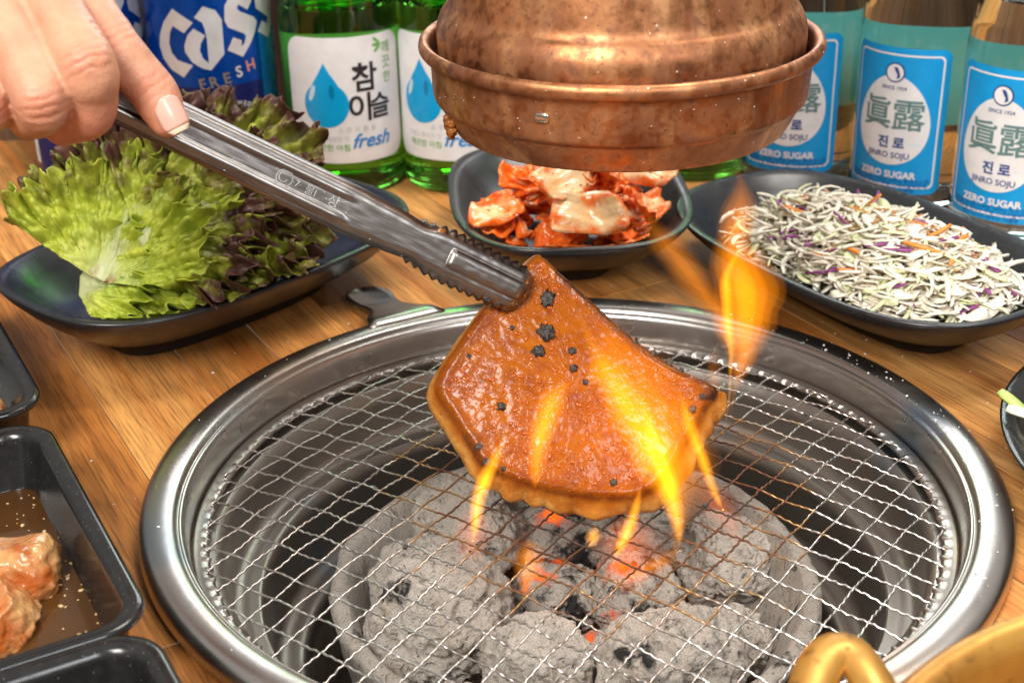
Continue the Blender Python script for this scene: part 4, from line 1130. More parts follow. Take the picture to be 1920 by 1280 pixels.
for i in range(84):
    a = rng.uniform(0, 2 * PI); rr = math.sqrt(rng.random()); low = i < 30
    x, y = 0.009 + (0.050 if low else 0.044) * rr * math.cos(a), 0.229 + (0.046 if low else 0.036) * rr * math.sin(a)
    z = (0.0165 + 0.010 * (1 - rr ** 2) if low else 0.025 + 0.028 * (1 - rr ** 2)) + rng.uniform(-0.003, 0.003)
    kimchi_piece(20 + i, (x, y, z), rng.uniform(0.007, 0.014), rng.uniform(0.0045, 0.0085), rng.uniform(0.0009, 0.0018), rng.uniform(0, PI), (rng.uniform(-0.1, 0.8), rng.uniform(-0.5, 0.5)), rng.uniform(0.10, 0.75), rng.uniform(-0.2, 0.5), 'red coated kimchi piece tucked into the heap')

rng = random.Random(91); mb = MB(); iv1, if1 = ico(1)
for i in range(150):
    a = rng.uniform(0, 2 * PI); rr = math.sqrt(rng.random()) * 0.95
    c = (0.009 + 0.044 * rr * math.cos(a), 0.222 + 0.036 * rr * math.sin(a), 0.030 + 0.029 * (1 - rr ** 2)); r = rng.uniform(0.0005, 0.0011)
    mb.add([(c[0] + p[0] * r, c[1] + p[1] * r * 0.8, c[2] + p[2] * r * 0.5) for p in iv1], if1)
M['chilli'] = simple('chilli', (0.55, 0.025, 0.008), 0.25)
tag(mb.build('chilli_flakes', M['chilli'], None, True), 'red chilli flakes clinging to the kimchi', 'chilli', kind='stuff')

# ------------------------------------------------------------------ slaw
def strip(mb, c, L, w, th, az, el, k1, k2, twist, n=7, slaw=True):
    P = []; d = np.array((math.cos(az) * math.cos(el), math.sin(az) * math.cos(el), math.sin(el))); s = np.cross(d, (0, 0, 1.0)); s /= np.linalg.norm(s) + 1e-9; u = np.cross(s, d)
    pts = [np.zeros(3)]
    for i in range(n - 1):
        t = -0.5 + (i + 0.5) / (n - 1); aa = k1 * 1.5 * t; ee = k2 * 1.2 * t
        dd = d * math.cos(aa) * math.cos(ee) + s * math.sin(aa) + u * math.sin(ee)
        pts.append(pts[-1] + dd / np.linalg.norm(dd) * L / (n - 1))
    mid = sum(pts) / n
    P = [np.array(c) + p - mid for p in pts]
    V = []
    for i in range(n):
        a = twist * (i / (n - 1) - 0.5); ww = w * (1 - 0.35 * abs(-1 + 2 * i / (n - 1)) ** 4)
        tg = P[min(i + 1, n - 1)] - P[max(i - 1, 0)]; tg /= np.linalg.norm(tg); s_ = np.cross(tg, u); s_ /= np.linalg.norm(s_) + 1e-9; u_ = np.cross(s_, tg)
        ss = s_ * math.cos(a) + u_ * math.sin(a); uu = -s_ * math.sin(a) + u_ * math.cos(a)
        for (p, q) in ((-1, -1), (1, -1), (1, 1), (-1, 1)):
            V.append(P[i] + ss * p * ww / 2 + uu * q * th / 2)
    F = [(i * 4 + k, i * 4 + (k + 1) % 4, (i + 1) * 4 + (k + 1) % 4, (i + 1) * 4 + k) for i in range(n - 1) for k in range(4)] + [(3, 2, 1, 0), ((n - 1) * 4, (n - 1) * 4 + 1, (n - 1) * 4 + 2, (n - 1) * 4 + 3)]
    for p in V:
        q = rotz((p[0] - DS[0][0], p[1] - DS[0][1]), -DS[3])
        ins = float(np.interp(p[2], [0.012, 0.018, 0.027, 0.034, 0.040], [0.036, 0.024, 0.014, 0.007, 0.002]))
        if slaw and abs(q[0] / (DS[1] - ins)) ** 2.9 + abs(q[1] / (DS[2] - ins)) ** 2.9 > 1: return False
    V = [(p[0], p[1], max(p[2], 0.0135)) for p in V]
    mb.add(V, F)
    return True
def slaw_at(u, v, dz):
    X, Y = rotz((0.008 + u * 0.078, v * 0.045), DS[3], (DS[0][0] - 0.001, DS[0][1] + 0.001))
    rho = min(1, u ** 4 * 0.9 + v ** 2 * 0.85)
    return (X, Y, 0.021 + 0.024 * (1 - rho) + dz)
M['cabbage'] = simple('white_cabbage', (0.80, 0.74, 0.61), 0.24)
M['cabbage_g'] = simple('green_white_cabbage', (0.66, 0.68, 0.40), 0.3)
M['purple_c'] = simple('purple_cabbage', (0.25, 0.05, 0.20), 0.3)
M['carrot'] = simple('carrot', (0.80, 0.24, 0.025), 0.3)
M['sesame'] = simple('sesame', (0.42, 0.20, 0.06), 0.4)
rng = random.Random(31)
def rnd_uv():
    while True:
        u, v = rng.uniform(-1, 1), rng.uniform(-1, 1)
        if u ** 4 + v ** 2 < 1: return u, v
mw, mg = MB(), MB()
for i in range(1900):
    u, v = rnd_uv(); deep = i < 800
    c = slaw_at(u, v, rng.uniform(-0.012, -0.002) if deep else rng.uniform(-0.004, 0.004))
    big = rng.random() < 0.22
    strip(mg if rng.random() < 0.17 else mw, c, rng.uniform(0.012, 0.020) if big else rng.uniform(0.014, 0.040), rng.uniform(0.0035, 0.0085) if big else rng.uniform(0.0011, 0.0026), 0.0008, rng.uniform(0, 2 * PI), rng.gauss(0, 0.22), rng.uniform(-2.6, 2.6), rng.uniform(-1.2, 0.5), rng.uniform(-3, 3), 10)
for mb, nm, mt, lab in ((mw, 'shredded_cabbage', 'cabbage', 'creamy white shredded cabbage heaped in the slaw dish'), (mg, 'shredded_green_cabbage', 'cabbage_g', 'pale green cabbage shreds mixed through the slaw')):
    o = mb.build(nm, M[mt], None, True); tag(o, lab, 'slaw', kind='stuff')
for i in range(46):
    u, v = rnd_uv(); mb = MB(); c = slaw_at(u, v, rng.uniform(0.001, 0.005))
    strip(mb, c, rng.uniform(0.009, 0.022), rng.uniform(0.0012, 0.0022), 0.0009, rng.uniform(0, 6.3), rng.gauss(0, 0.3), rng.uniform(-1.2, 1.2), rng.uniform(-0.9, 0.3), rng.uniform(-2, 2))
    if not mb.v: continue
    o = mesh('purple_cabbage_shred', mb.v, mb.f, M['purple_c'], None, local=c); o.location = c
    tag(o, 'thin purple cabbage shred lying in the slaw', 'cabbage', 'purple cabbage shreds in the slaw')
for i in range(26):
    u, v = rnd_uv(); mb = MB(); c = slaw_at(u, v, rng.uniform(0.001, 0.005))
    strip(mb, c, rng.uniform(0.012, 0.026), rng.uniform(0.0015, 0.0026), 0.0012, rng.uniform(0, 6.3), rng.gauss(0, 0.3), rng.uniform(-0.5, 0.5), rng.uniform(-0.5, 0.2), rng.uniform(-1, 1))
    if not mb.v: continue
    o = mesh('carrot_shred', mb.v, mb.f, M['carrot'], None, local=c); o.location = c
    tag(o, 'orange carrot shred lying in the slaw', 'carrot', 'carrot shreds in the slaw')
iv1, if1 = ico(1)
mb = MB()
for i in range(130):
    u, v = rng.gauss(0.15, 0.35), rng.gauss(0.1, 0.35); c = np.array(slaw_at(max(-.9, min(.9, u)), max(-.8, min(.8, v)), 0.0045)); a = rng.uniform(0, PI)
    mb.add([(c[0] + p[0] * 0.0014 * math.cos(a) - p[1] * 0.0008 * math.sin(a), c[1] + p[0] * 0.0014 * math.sin(a) + p[1] * 0.0008 * math.cos(a), c[2] + p[2] * 0.0006) for p in iv1], if1)
tag(mb.build('sesame_seeds', M['sesame'], None, True), 'toasted sesame seeds sprinkled over the slaw', 'sesame', kind='stuff')

# green onion in the right hand dish
M['onion'] = simple('green_onion', (0.45, 0.58, 0.16), 0.35); M['onion_w'] = simple('white_onion', (0.74, 0.76, 0.60), 0.3)
for i, (c, az, el, L, w, mt, lab) in enumerate([((0.1790, 0.0080, 0.026), 2.2, 0.35, 0.024, 0.0045, 'onion', 'green onion slice sticking out over the right dish'), ((0.1830, 0.0020, 0.025), 2.6, 0.2, 0.024, 0.0050, 'onion_w', 'pale onion slice below the green one in the right dish'), ((0.1900, 0.0150, 0.024), 1.2, 0.3, 0.028, 0.0080, 'onion_w', 'wide white onion piece inside the right dish'), ((0.1960, -0.0100, 0.018), 0.4, 0.1, 0.03, 0.006, 'onion', 'long green onion strip inside the right dish'), ((0.2050, 0.0200, 0.018), 1.0, 0.1, 0.03, 0.007, 'onion', 'back green onion strip inside the right dish')]):
    mb = MB(); strip(mb, c, L, w, 0.0012, az, el, 0.25, -0.4, 1.0, 10, False)
    o = mesh('green_onion', mb.v, mb.f, M[mt], None, local=c); o.location = c; tag(o, lab, 'green onion', 'green onion in the right dish')

# ------------------------------------------------------------------ bottles
def on_cyl(c, R, phi, s, z, eps): 
    a = phi + s / R
    return (c[0] + (R + eps) * math.sin(a), c[1] - (R + eps) * math.cos(a), z)
def wrap(name, V2, F, mat, parent, c, R, phi, s0, z0, eps, smooth=True, rot=0.0):
    bm = bmesh.new(); ca, sa = math.cos(rot), math.sin(rot)
    vs = [bm.verts.new((p[0] * ca - p[1] * sa, p[0] * sa + p[1] * ca, 0)) for p in V2]
    for q in F:
        try: bm.faces.new([vs[i] for i in q])
        except ValueError: pass
    xs = [v_.co.x for v_ in bm.verts]
    if xs:
        x = math.floor(min(xs) / 0.002) * 0.002
        while x < max(xs):
            bmesh.ops.bisect_plane(bm, geom=bm.verts[:] + bm.edges[:] + bm.faces[:], plane_co=(x, 0, 0), plane_no=(1, 0, 0)); x += 0.002
    bm.verts.index_update()
    V = [on_cyl(c, R, phi, s0 + v_.co.x, z0 + v_.co.y, eps) for v_ in bm.verts]
    FF = [[v_.index for v_ in q.verts] for q in bm.faces]; bm.free()
    if not V: return None
    return mesh(name, V, FF, mat, parent, smooth, local=parent_origin(parent))
def parent_origin(p):
    while p.parent is not None: p = p.parent
    return tuple(p.location)
def poly(pts): return [tuple(p[:2]) for p in pts], [list(range(len(pts)))]
def bottle(name, label, group, c, kind, phi):
    o = empty(name, (c[0], c[1], 0), label, 'bottle', group)
    R = 0.0362
    if kind == 'green':
        pr = [(0.001, 0.003), (0.022, 0.0025), (0.030, 0.0), (0.0345, 0.0015), (0.0360, 0.006), (R, 0.012), (R, 0.060), (R, 0.100), (R, 0.122), (0.0352, 0.136), (0.0320, 0.152), (0.0255, 0.170), (0.0190, 0.186), (0.0152, 0.204), (0.0140, 0.225), (0.0142, 0.238)]
        level = 0.113; g = M['green']
    else:
        pr = [(0.001, 0.003), (0.022, 0.0025), (0.030, 0.0), (0.0345, 0.0015), (0.0360, 0.006), (R, 0.012), (R, 0.060), (R, 0.096), (0.0356, 0.106), (0.0330, 0.122), (0.0285, 0.142), (0.0235, 0.162), (0.0190, 0.182), (0.0160, 0.205), (0.0145, 0.225), (0.0145, 0.238)]
        level = 0.128; g = M['clear']
    pp = catmull([(a, b, 0) for a, b in pr], 4); prof = [(p[0], p[1]) for p in pp]
    v, f = lathe(prof, 72, (c[0], c[1], 0)); n = 72
    f.append(tuple(range(n - 1, -1, -1))); f.append(tuple((len(prof) - 1) * n + i for i in range(n)))
    mb = MB(); mb.add(v, f)
    inner = [(max(0.001, r - 0.0028), z) for r, z in prof if level < z < 0.232]
    inner = [(0.0008, level), (inner[0][0] * 0.7, level), (inner[0][0], level + 0.0008)] + inner[1:]
    v, f = lathe(inner, 72, (c[0], c[1], 0)); f.append(tuple(range(n - 1, -1, -1))); f.append(tuple((len(inner) - 1) * n + i for i in range(n)))
    mb.add(v, [tuple(reversed(q)) for q in f])
    mesh('glass', mb.v, mb.f, g, o)
    v, f = lathe([(0.001, 0.250), (0.0150, 0.250), (0.0158, 0.248), (0.0160, 0.232), (0.0150, 0.2385), (0.001, 0.2385)], 40, (c[0], c[1], 0))
    mesh('cap', v, f, M['alu'], o)
    e1, e2, e3 = 0.0002, 0.00045, 0.00065
    if kind == 'green':
        lp = rrect(0.0400, 0.0385, 0.011, 8)
        lb = wrap('front_label', *poly(lp), M['white'], o, c, R, phi, 0, 0.0605, e1)
        dr = [(0.0, 0.0215)]
        for k in range(33):
            a = PI * 0.5 - 0.62 - (2 * PI - 1.24) * k / 32
            dr.append((0.0140 * math.cos(a), -0.0040 + 0.0140 * math.sin(a)))
        dr = [dr[0], (0.0035, 0.0150), (0.0070, 0.0098)] + dr[1:] + [(-0.0070, 0.0098), (-0.0035, 0.0150)]
        wrap('water_drop', *poly(dr), M['drop'], lb, c, R, phi, -0.0140, 0.0625, e2)
        wrap('drop_glint', *poly([(0.0016 * math.cos(t) , 0.0052 * math.sin(t)) for t in np.linspace(0, 2 * PI, 18)[:-1]]), M['paleblue'], lb, c, R, phi, -0.0222, 0.0655, e3, rot=-0.35)
        wrap('drop_mark', *poly([(0.0016 * math.cos(t), 0.0045 * math.sin(t)) for t in np.linspace(0, 2 * PI, 18)[:-1]]), M['dropdark'], lb, c, R, phi, -0.0100, 0.0665, e3)
        for txt, s, z, sz, b_, mt, sh in (('참', 0.0105, 0.0730, 0.0185, 0.020, 'black_ink', 0), ('이', 0.0070, 0.0548, 0.0185, 0.020, 'black_ink', 0), ('슬', 0.0200, 0.0545, 0.0165, 0.020, 'black_ink', 0),
                                          ('fresh', 0.0125, 0.0350, 0.0125, 0.018, 'freshblue', 0.35), ('깨끗한 아침', -0.0125, 0.0315, 0.0048, 0.012, 'green_ink', 0), ('소 주 의 원 조', 0.0040, 0.0425, 0.0042, 0, 'grey_ink', 0), ('가볍고 깨끗한 맛', -0.0135, 0.0370, 0.0036, 0, 'grey_ink', 0),
                                          ('깨', 0.0265, 0.0895, 0.0085, 0.0, 'green_ink', 0), ('끗', 0.0265, 0.0805, 0.0085, 0.0, 'green_ink', 0), ('한', 0.0265, 0.0715, 0.0075, 0.0, 'green_ink', 0)):
            V2, F2 = text_2d(txt, sz, b_, sh)
            wrap('lettering', V2, F2, M[mt], lb, c, R, phi, s, z, e2, False)
        for k, (dx, dz, rt) in enumerate(((-0.0035, 0.002, 0.7), (-0.004, -0.0005, 0.0), (-0.0028, -0.0028, -0.7))):
            wrap('leaf_print', *poly([(0.0032 * math.cos(t), 0.0010 * math.sin(t)) for t in np.linspace(0, 2 * PI, 12)[:-1]]), M['green_ink'], lb, c, R, phi, 0.0215 + dx * 0.5, 0.0930 + dz, e2, rot=-rt)
        bl = wrap('back_label', *poly(rrect(0.030, 0.030, 0.004, 6)), M['backpaper'], o, c, R, phi + PI, 0, 0.060, e1)
    else:
        hw, hz, zc = 0.0310, 0.0428, 0.0530
        lb = wrap('front_label', *poly(rrect(hw, hz, 0.0055, 8)), M['blue'], o, c, R, phi, 0, zc, e1)
        a_, b_ = rrect(hw - 0.0036, hz - 0.0036, 0.0035, 8), rrect(hw - 0.0047, hz - 0.0047, 0.0028, 8)
        m_ = len(a_); wrap('border_line', a_ + b_, [(i, (i + 1) % m_, m_ + (i + 1) % m_, m_ + i) for i in range(m_)], M['white'], lb, c, R, phi, 0, zc, e2)
        egg = []
        for k in range(48):
            t = 2 * PI * k / 48; y = math.sin(t); egg.append((0.0222 * math.cos(t) * (1 - 0.13 * y), 0.0265 * y))
        wrap('white_oval', *poly(egg), M['white'], lb, c, R, phi, 0, 0.0535, e2)
        wrap('emblem_disc', *poly([(0.0058 * math.cos(t), 0.0058 * math.sin(t)) for t in np.linspace(0, 2 * PI, 30)[:-1]]), M['navy'], lb, c, R, phi, 0, 0.0815, e3)
        wrap('emblem_centre', *poly([(0.0049 * math.cos(t), 0.0049 * math.sin(t)) for t in np.linspace(0, 2 * PI, 30)[:-1]]), M['white'], lb, c, R, phi, 0, 0.0815, 0.00085)
        wrap('emblem_mark', *poly([(-0.0008, 0.0034), (0.0014, 0.0030), (0.0026, 0.0004), (0.0032, -0.0024), (0.0012, -0.0036), (0.0016, -0.0012), (0.0002, 0.0010)]), M['navy'], lb, c, R, phi, 0, 0.0815, 0.00105)
        for txt, s, z, sz, b2, mt in (('SINCE 1924', 0.0, 0.0725, 0.0030, 0.01, 'navy'), ('眞', -0.0092, 0.0560, 0.0195, 0.012, 'teal_ink'), ('露', 0.0098, 0.0560, 0.0195, 0.012, 'teal_ink'), ('진 로', 0.0012, 0.0400, 0.0075, 0.035, 'navy'), ('JINRO SOJU', 0.0, 0.0328, 0.0048, 0.02, 'navy'),
                                      ('ZERO SUGAR', 0.0, 0.0212, 0.0056, 0.035, 'white')):
            V2, F2 = text_2d(txt, sz, b2)
            wrap('lettering', V2, F2, M[mt], lb, c, R, phi, s, z, e3, False)
        for s in (-0.0145, 0.0148):
            wrap('rule_line', *poly([(-0.0042, -0.0002), (0.0042, -0.0002), (0.0042, 0.0002), (-0.0042, 0.0002)]), M['paleblue'], lb, c, R, phi, s, 0.0400, e3)
        for k, txt in enumerate(('알코올 16.0% 내용량 360ml 희석식소주', '원재료명 정제수 주정 스테비올배당체', '경고 지나친 음주는 뇌졸중')):
            V2, F2 = text_2d(txt, 0.0031, 0.015)
            wrap('lettering', V2, F2, M['dkblue'], lb, c, R, phi, 0.0, 0.0178 - k * 0.0028, e2, False)
        wrap('back_label', *poly(rrect(0.030, 0.028, 0.003, 6)), M['teal'], o, c, R, phi + PI + 0.35, 0, 0.066, e1)
    return o
bottle('soju_bottle', 'green glass bottle with white water drop label beside the blue can', 'green glass bottles', (-0.1243, 0.380), 'green', 0.20)
bottle('soju_bottle', 'green glass bottle with white label partly hidden by the hood', 'green glass bottles', (-0.0525, 0.380), 'green', -0.25)
bottle('soju_bottle', 'green glass bottle behind the hood, only its base visible', 'green glass bottles', (0.0960, 0.392), 'green', 0.1)
bottle('zero_soju_bottle', 'clear bottle with blue label right behind the hood', 'clear bottles with blue labels', (0.160, 0.378), 'clear', -0.375)
bottle('zero_soju_bottle', 'clear bottle with blue label in the middle of the three', 'clear bottles with blue labels', (0.2215, 0.335), 'clear', -0.67)
bottle('zero_soju_bottle', 'clear bottle with blue label at the right edge, nearest the camera', 'clear bottles with blue labels', (0.268, 0.283), 'clear', -0.72)

# ------------------------------------------------------------------ cans
CASS = {'c': [(-0.364, 0.1184), (-0.050, 0.1105), (-0.210, 0.1043), (-0.390, 0.1083), (-0.455, 0.1043), (-0.499, 0.0977), (-0.469, 0.0920), (-0.371, 0.0881), (-0.121, 0.0853), (-0.301, 0.0779), (-0.521, 0.0821), (-0.663, 0.0879), (-0.721, 0.0947), (-0.682, 0.1020), (-0.556, 0.1103)],
        'a': [(0.128, 0.1198), (0.310, 0.1171), (0.395, 0.1114), (0.379, 0.0911), (0.150, 0.0821), (0.012, 0.0836), (-0.133, 0.0872), (-0.229, 0.0933), (-0.225, 0.0971), (-0.161, 0.1029), (-0.052, 0.1071), (0.119, 0.1028), (0.039, 0.0984), (0.009, 0.0940), (0.046, 0.0894), (0.129, 0.0864), (0.137, 0.1002), (0.122, 0.1066), (0.092, 0.1104), (-0.024, 0.1134)],
        's': [(0.640, 0.1290), (0.980, 0.1280), (0.940, 0.1191), (0.845, 0.1146), (0.685, 0.1187), (0.656, 0.1165), (0.710, 0.1143), (0.954, 0.1097), (1.022, 0.1066), (0.958, 0.1010), (0.856, 0.0953), (0.677, 0.0878), (0.436, 0.0931), (0.546, 0.1002), (0.688, 0.0976), (0.671, 0.0943), (0.727, 0.0956), (0.767, 0.0995), (0.739, 0.1013), (0.484, 0.1063), (0.435, 0.1106), (0.460, 0.1190)],
        't': [(1.083, 0.1290), (1.62, 0.1270), (1.60, 0.1150), (1.468, 0.1000), (1.279, 0.0947), (1.019, 0.1005), (1.143, 0.1060), (1.288, 0.1031), (1.343, 0.1063), (1.033, 0.1139), (1.015, 0.1200)]}
def can(c, dphi, label):
    R = 0.0375
    o = empty('beer_can', (c[0], c[1], 0), label, 'can', 'blue beer cans')
    pr = [(0.001, 0.006), (0.024, 0.005), (0.0275, 0.0), (0.0300, 0.001), (0.0362, 0.009), (R, 0.013), (R, 0.095), (R, 0.168), (0.0362, 0.174), (0.0315, 0.183), (0.0312, 0.187), (0.0305, 0.188), (0.0298, 0.186), (0.0295, 0.182), (0.001, 0.182)]
    v, f = lathe(pr, 96, (c[0], c[1], 0)); mesh('body', v, f, M['can'], o)
    def band(name, a0, a1, z0, z1, mt, eps):
        V = []; n = 28
        for i in range(n):
            a = a0 + (a1 - a0) * i / (n - 1)
            for z in (z0 if not callable(z0) else z0(i / (n - 1)), z1): V.append(on_cyl(c, R, dphi + a, 0, z, eps))
        return mesh(name, V, grid_faces(n, 2), M[mt], o)
    band('navy_band', -1.3, 1.05, 0.0135, 0.072, 'cannavy', 0.0001)
    band('light_panel', 1.03, 1.75, lambda t: 0.0135, 0.100, 'canlight', 0.00016)
    for k, pts in CASS.items():
        wrap('large_letter', *poly([(a * R, z - 0.1) for a, z in pts]), M['silver'], o, c, R, dphi, 0, 0.1, 0.0003)
    for ch, a, z, mt in (('F', -0.0075, 0.0735, 'bronze'), ('R', 0.172, 0.0745, 'bronze'), ('E', 0.381, 0.0762, 'bronze'), ('S', 0.587, 0.0792, 'silver'), ('H', 0.803, 0.0818, 'salmon')):
        V2, F2 = text_2d(ch, 0.0092, 0.02)
        wrap('lettering', V2, F2, M[mt], o, c, R, dphi, a * R, z, 0.0004, False, 0.16)
    for i, ch in enumerate('BREWED WITH'):
        V2, F2 = text_2d(ch, 0.0036, 0.03)
        t = (i - 3) / 5
        if len(V2): wrap('lettering', V2, F2, M['silver'], o, c, R, dphi, 0.0125 + i * 0.0028, 0.0585 + 0.0022 * (1 - ((i - 2.2) / 3) ** 2), 0.0004, False, -0.12 * (i - 2.2))
    wrap('white_panel', *poly(rrect(0.010, 0.013, 0.001, 4)), M['white'], o, c, R, dphi, -0.050, 0.035, 0.0003)
    wrap('blue_print', *poly(rrect(0.0085, 0.011, 0.001, 4)), M['paleblue'], o, c, R, dphi, -0.050, 0.035, 0.0004)
    return o
can((-0.2022, 0.378), 0.0, 'blue beer can with large silver letters beside the green bottle')
can((-0.2800, 0.378), 0.10, 'blue beer can mostly hidden behind the hand')

# ------------------------------------------------------------------ trays
TD = math.radians(-61.3)
M['seed'] = simple('garlic_bits', (0.58, 0.40, 0.20), 0.35)
M['seed2'] = simple('orange_bits', (0.72, 0.30, 0.03), 0.3)
def tray(name, label, c, L, Wd, h):
    o = empty(name, (c[0], c[1], 0), label, 'tray', 'black rectangular trays')
    hx, hy = L / 2, Wd / 2
    prof = [(0.010, 0.0), (0.0085, 0.0010), (0.0050, h * 0.8), (0.0015, h * 0.87), (0.0, h * 0.92), (0.0004, h * 0.985), (0.0022, h), (0.0052, h * 0.99), (0.0066, h * 0.955), (0.0074, h * 0.88), (0.0110, h * 0.27), (0.0130, h * 0.17), (0.0170, h * 0.135), (0.030, h * 0.13)]
    rings = []
    for ins, z in prof:
        R = [rotz(p, TD, c) for p in rrect(hx - ins, hy - ins, max(0.004, 0.017 - ins * 0.75), 10)]
        rings.append([(p[0], p[1], z) for p in R])
    V, F, n = loft_rings(rings); k = (len(rings) - 1) * n
    F.append(tuple(k + i for i in range(n))); F.append(tuple(range(n - 1, -1, -1)))
    mesh('tray_body', V, F, M['tray'], o)
    return o
ddx, ddy = math.cos(TD), math.sin(TD); lx, ly = -(-ddy), -(ddx)      # lx,ly: away from the grill
def tray_c(mid, half): return (mid[0] + lx * half * 1.0, mid[1] + ly * half)
TR1 = tray_c((-0.2467, 0.0890), 0.05); TR2 = tray_c((-0.1722, -0.0548), 0.05); TR3 = tray_c((-0.1014, -0.1890), 0.05)
tray('food_tray', 'black tray with a little meat at the left edge beside the lettuce dish', TR1, 0.150, 0.10, 0.030)
tray('food_tray', 'black tray holding marinated pork in brown sauce', TR2, 0.154, 0.10, 0.030)
tray('food_tray', 'nearly empty black tray at the bottom left corner', TR3, 0.150, 0.10, 0.030)
def sauce(c):
    z0, z1 = 0.0043, 0.0078
    rings = []
    for ins, z in ((0.012, z0), (0.0098, z1), (0.0105, z1 + 0.0002), (0.03, z1)):
        rings.append([(*rotz(p, TD, c), z) for p in rrect(0.075 - ins, 0.05 - ins, max(0.004, 0.017 - ins * 0.75), 10)])
    V, F, n = loft_rings(rings); F.append(tuple(3 * n + i for i in range(n))); F.append(tuple(range(n - 1, -1, -1)))
    o = mesh('sauce', V, F, M['sauce'], None, local=(c[0], c[1], 0)); o.location = (c[0], c[1], 0)
    tag(o, 'thin brown marinade pooled in the middle tray', 'sauce')
sauce(TR2)
def chunk(name, label, c, r, seed, mat, sub=5, flat=0.82, tilt=0.0, grp=None):
    iv, fc = (iv5, if5) if sub == 5 else (iv3, if3); rng = random.Random(seed); V = []
    planes = []
    for _ in range(7):
        d = np.array([rng.gauss(0, 1), rng.gauss(0, 1), rng.gauss(0, .8)]); d /= np.linalg.norm(d); planes.append((d, rng.uniform(0.62, 0.85)))
    for p in iv:
        q = p.copy()
        for d, h in planes:
            k = q @ d
            if k > h: q = q - d * (k - h) * flat
        q = q * (1 + fbm(p, 1.7, 3, seed * 2.0) * 0.12 + fbm(p, 6, 3, seed) * 0.035)
        V.append((c[0] + q[0] * r[0], c[1] + q[1] * r[1], max(c[2] + q[2] * r[2], 0.0045)))
    o = mesh(name, V, fc, M[mat], None, local=c); o.location = c
    return tag(o, label, 'meat', grp)
chunk('pork_piece', 'pale marinated pork piece with round fat cap in the middle tray', (-0.2010, -0.0690, 0.0125), (0.020, 0.020, 0.0125), 3, 'pork', grp='marinated pork in the trays')
chunk('pork_piece', 'orange glazed pork piece at the left frame edge of the middle tray', (-0.2000, -0.0960, 0.012), (0.020, 0.018, 0.012), 5, 'pork', grp='marinated pork in the trays')
chunk('pork_piece', 'browned pork piece in the upper left tray', (-0.2590, 0.0420, 0.013), (0.026, 0.024, 0.012), 8, 'pork', grp='marinated pork in the trays')
M['scrap'] = simple('orange_scrap', (0.72, 0.36, 0.09), 0.4)
chunk('food_scrap', 'small orange scrap in the bottom left tray', (-0.1505, -0.1560, 0.0065), (0.006, 0.004, 0.002), 9, 'scrap', 3)
rng = random.Random(12); mb = MB(); mb2 = MB()
for i in range(170):
    u, w = rng.uniform(-0.062, 0.062), rng.uniform(-0.036, 0.040)
    if rng.random() < 0.35: w = rng.uniform(0.028, 0.0405)
    X, Y = rotz((u, w), TD, TR2); r = rng.choice((0.0003, 0.0004, 0.0005, 0.0009)); z = 0.0081
    a = rng.uniform(0, PI)
    (mb2 if rng.random() < 0.08 else mb).add([(X + p[0] * r * 1.5 * math.cos(a) - p[1] * r * math.sin(a), Y + p[0] * r * 1.5 * math.sin(a) + p[1] * r * math.cos(a), z + p[2] * r * 0.5) for p in iv1], if1)
tag(mb.build('garlic_bits', M['seed'], None, True), 'chopped garlic and seeds floating on the brown marinade', 'seasoning', kind='stuff')
tag(mb2.build('orange_drops', M['seed2'], None, True), 'orange oil drops floating on the brown marinade', 'oil', kind='stuff')

# ------------------------------------------------------------------ golden pot
PC = (0.155, -0.290); PR = 0.116
gp = empty('golden_pot', (PC[0], PC[1], 0), 'golden aluminium pot with loop handle at the bottom right corner', 'pot')
prof = [(0.001, 0.001), (0.095, 0.0), (0.104, 0.004), (0.1085, 0.014), (0.1095, 0.056), (0.1105, 0.0635), (0.1145, 0.0650), (0.1165, 0.0670), (0.1165, 0.0700), (0.1145, 0.0718), (0.1110, 0.0712), (0.1085, 0.0680), (0.1075, 0.0600), (0.1065, 0.0180), (0.100, 0.006), (0.001, 0.004)]
pp = catmull([(a, b, 0) for a, b in prof], 3)
v, f = lathe([(max(0.0008, p[0]), p[1]) for p in pp], 128, (PC[0], PC[1], 0)); mesh('pot_body', v, f, M['brass'], gp)
hp = catmull([(0.0600, -0.2430, 0.046), (0.0510, -0.2180, 0.0500), (0.0515, -0.1990, 0.0535), (0.0585, -0.1830, 0.0560), (0.0660, -0.1790, 0.0560), (0.0705, -0.1890, 0.0535), (0.0735, -0.2040, 0.0490), (0.0790, -0.2180, 0.0450)], 8)
v, f = tube(hp, 0.0062, 14, True, 0.62); mesh('loop_handle', v, f, M['brass'], gp)
chm = [PC[0] + 0.1120 * math.cos(2.45), PC[1] + 0.1120 * math.sin(2.45), 0.045]
mesh('handle_rivet', [np.array(chm) + p * 0.006 for p in iv3], if3, M['alu'], gp)

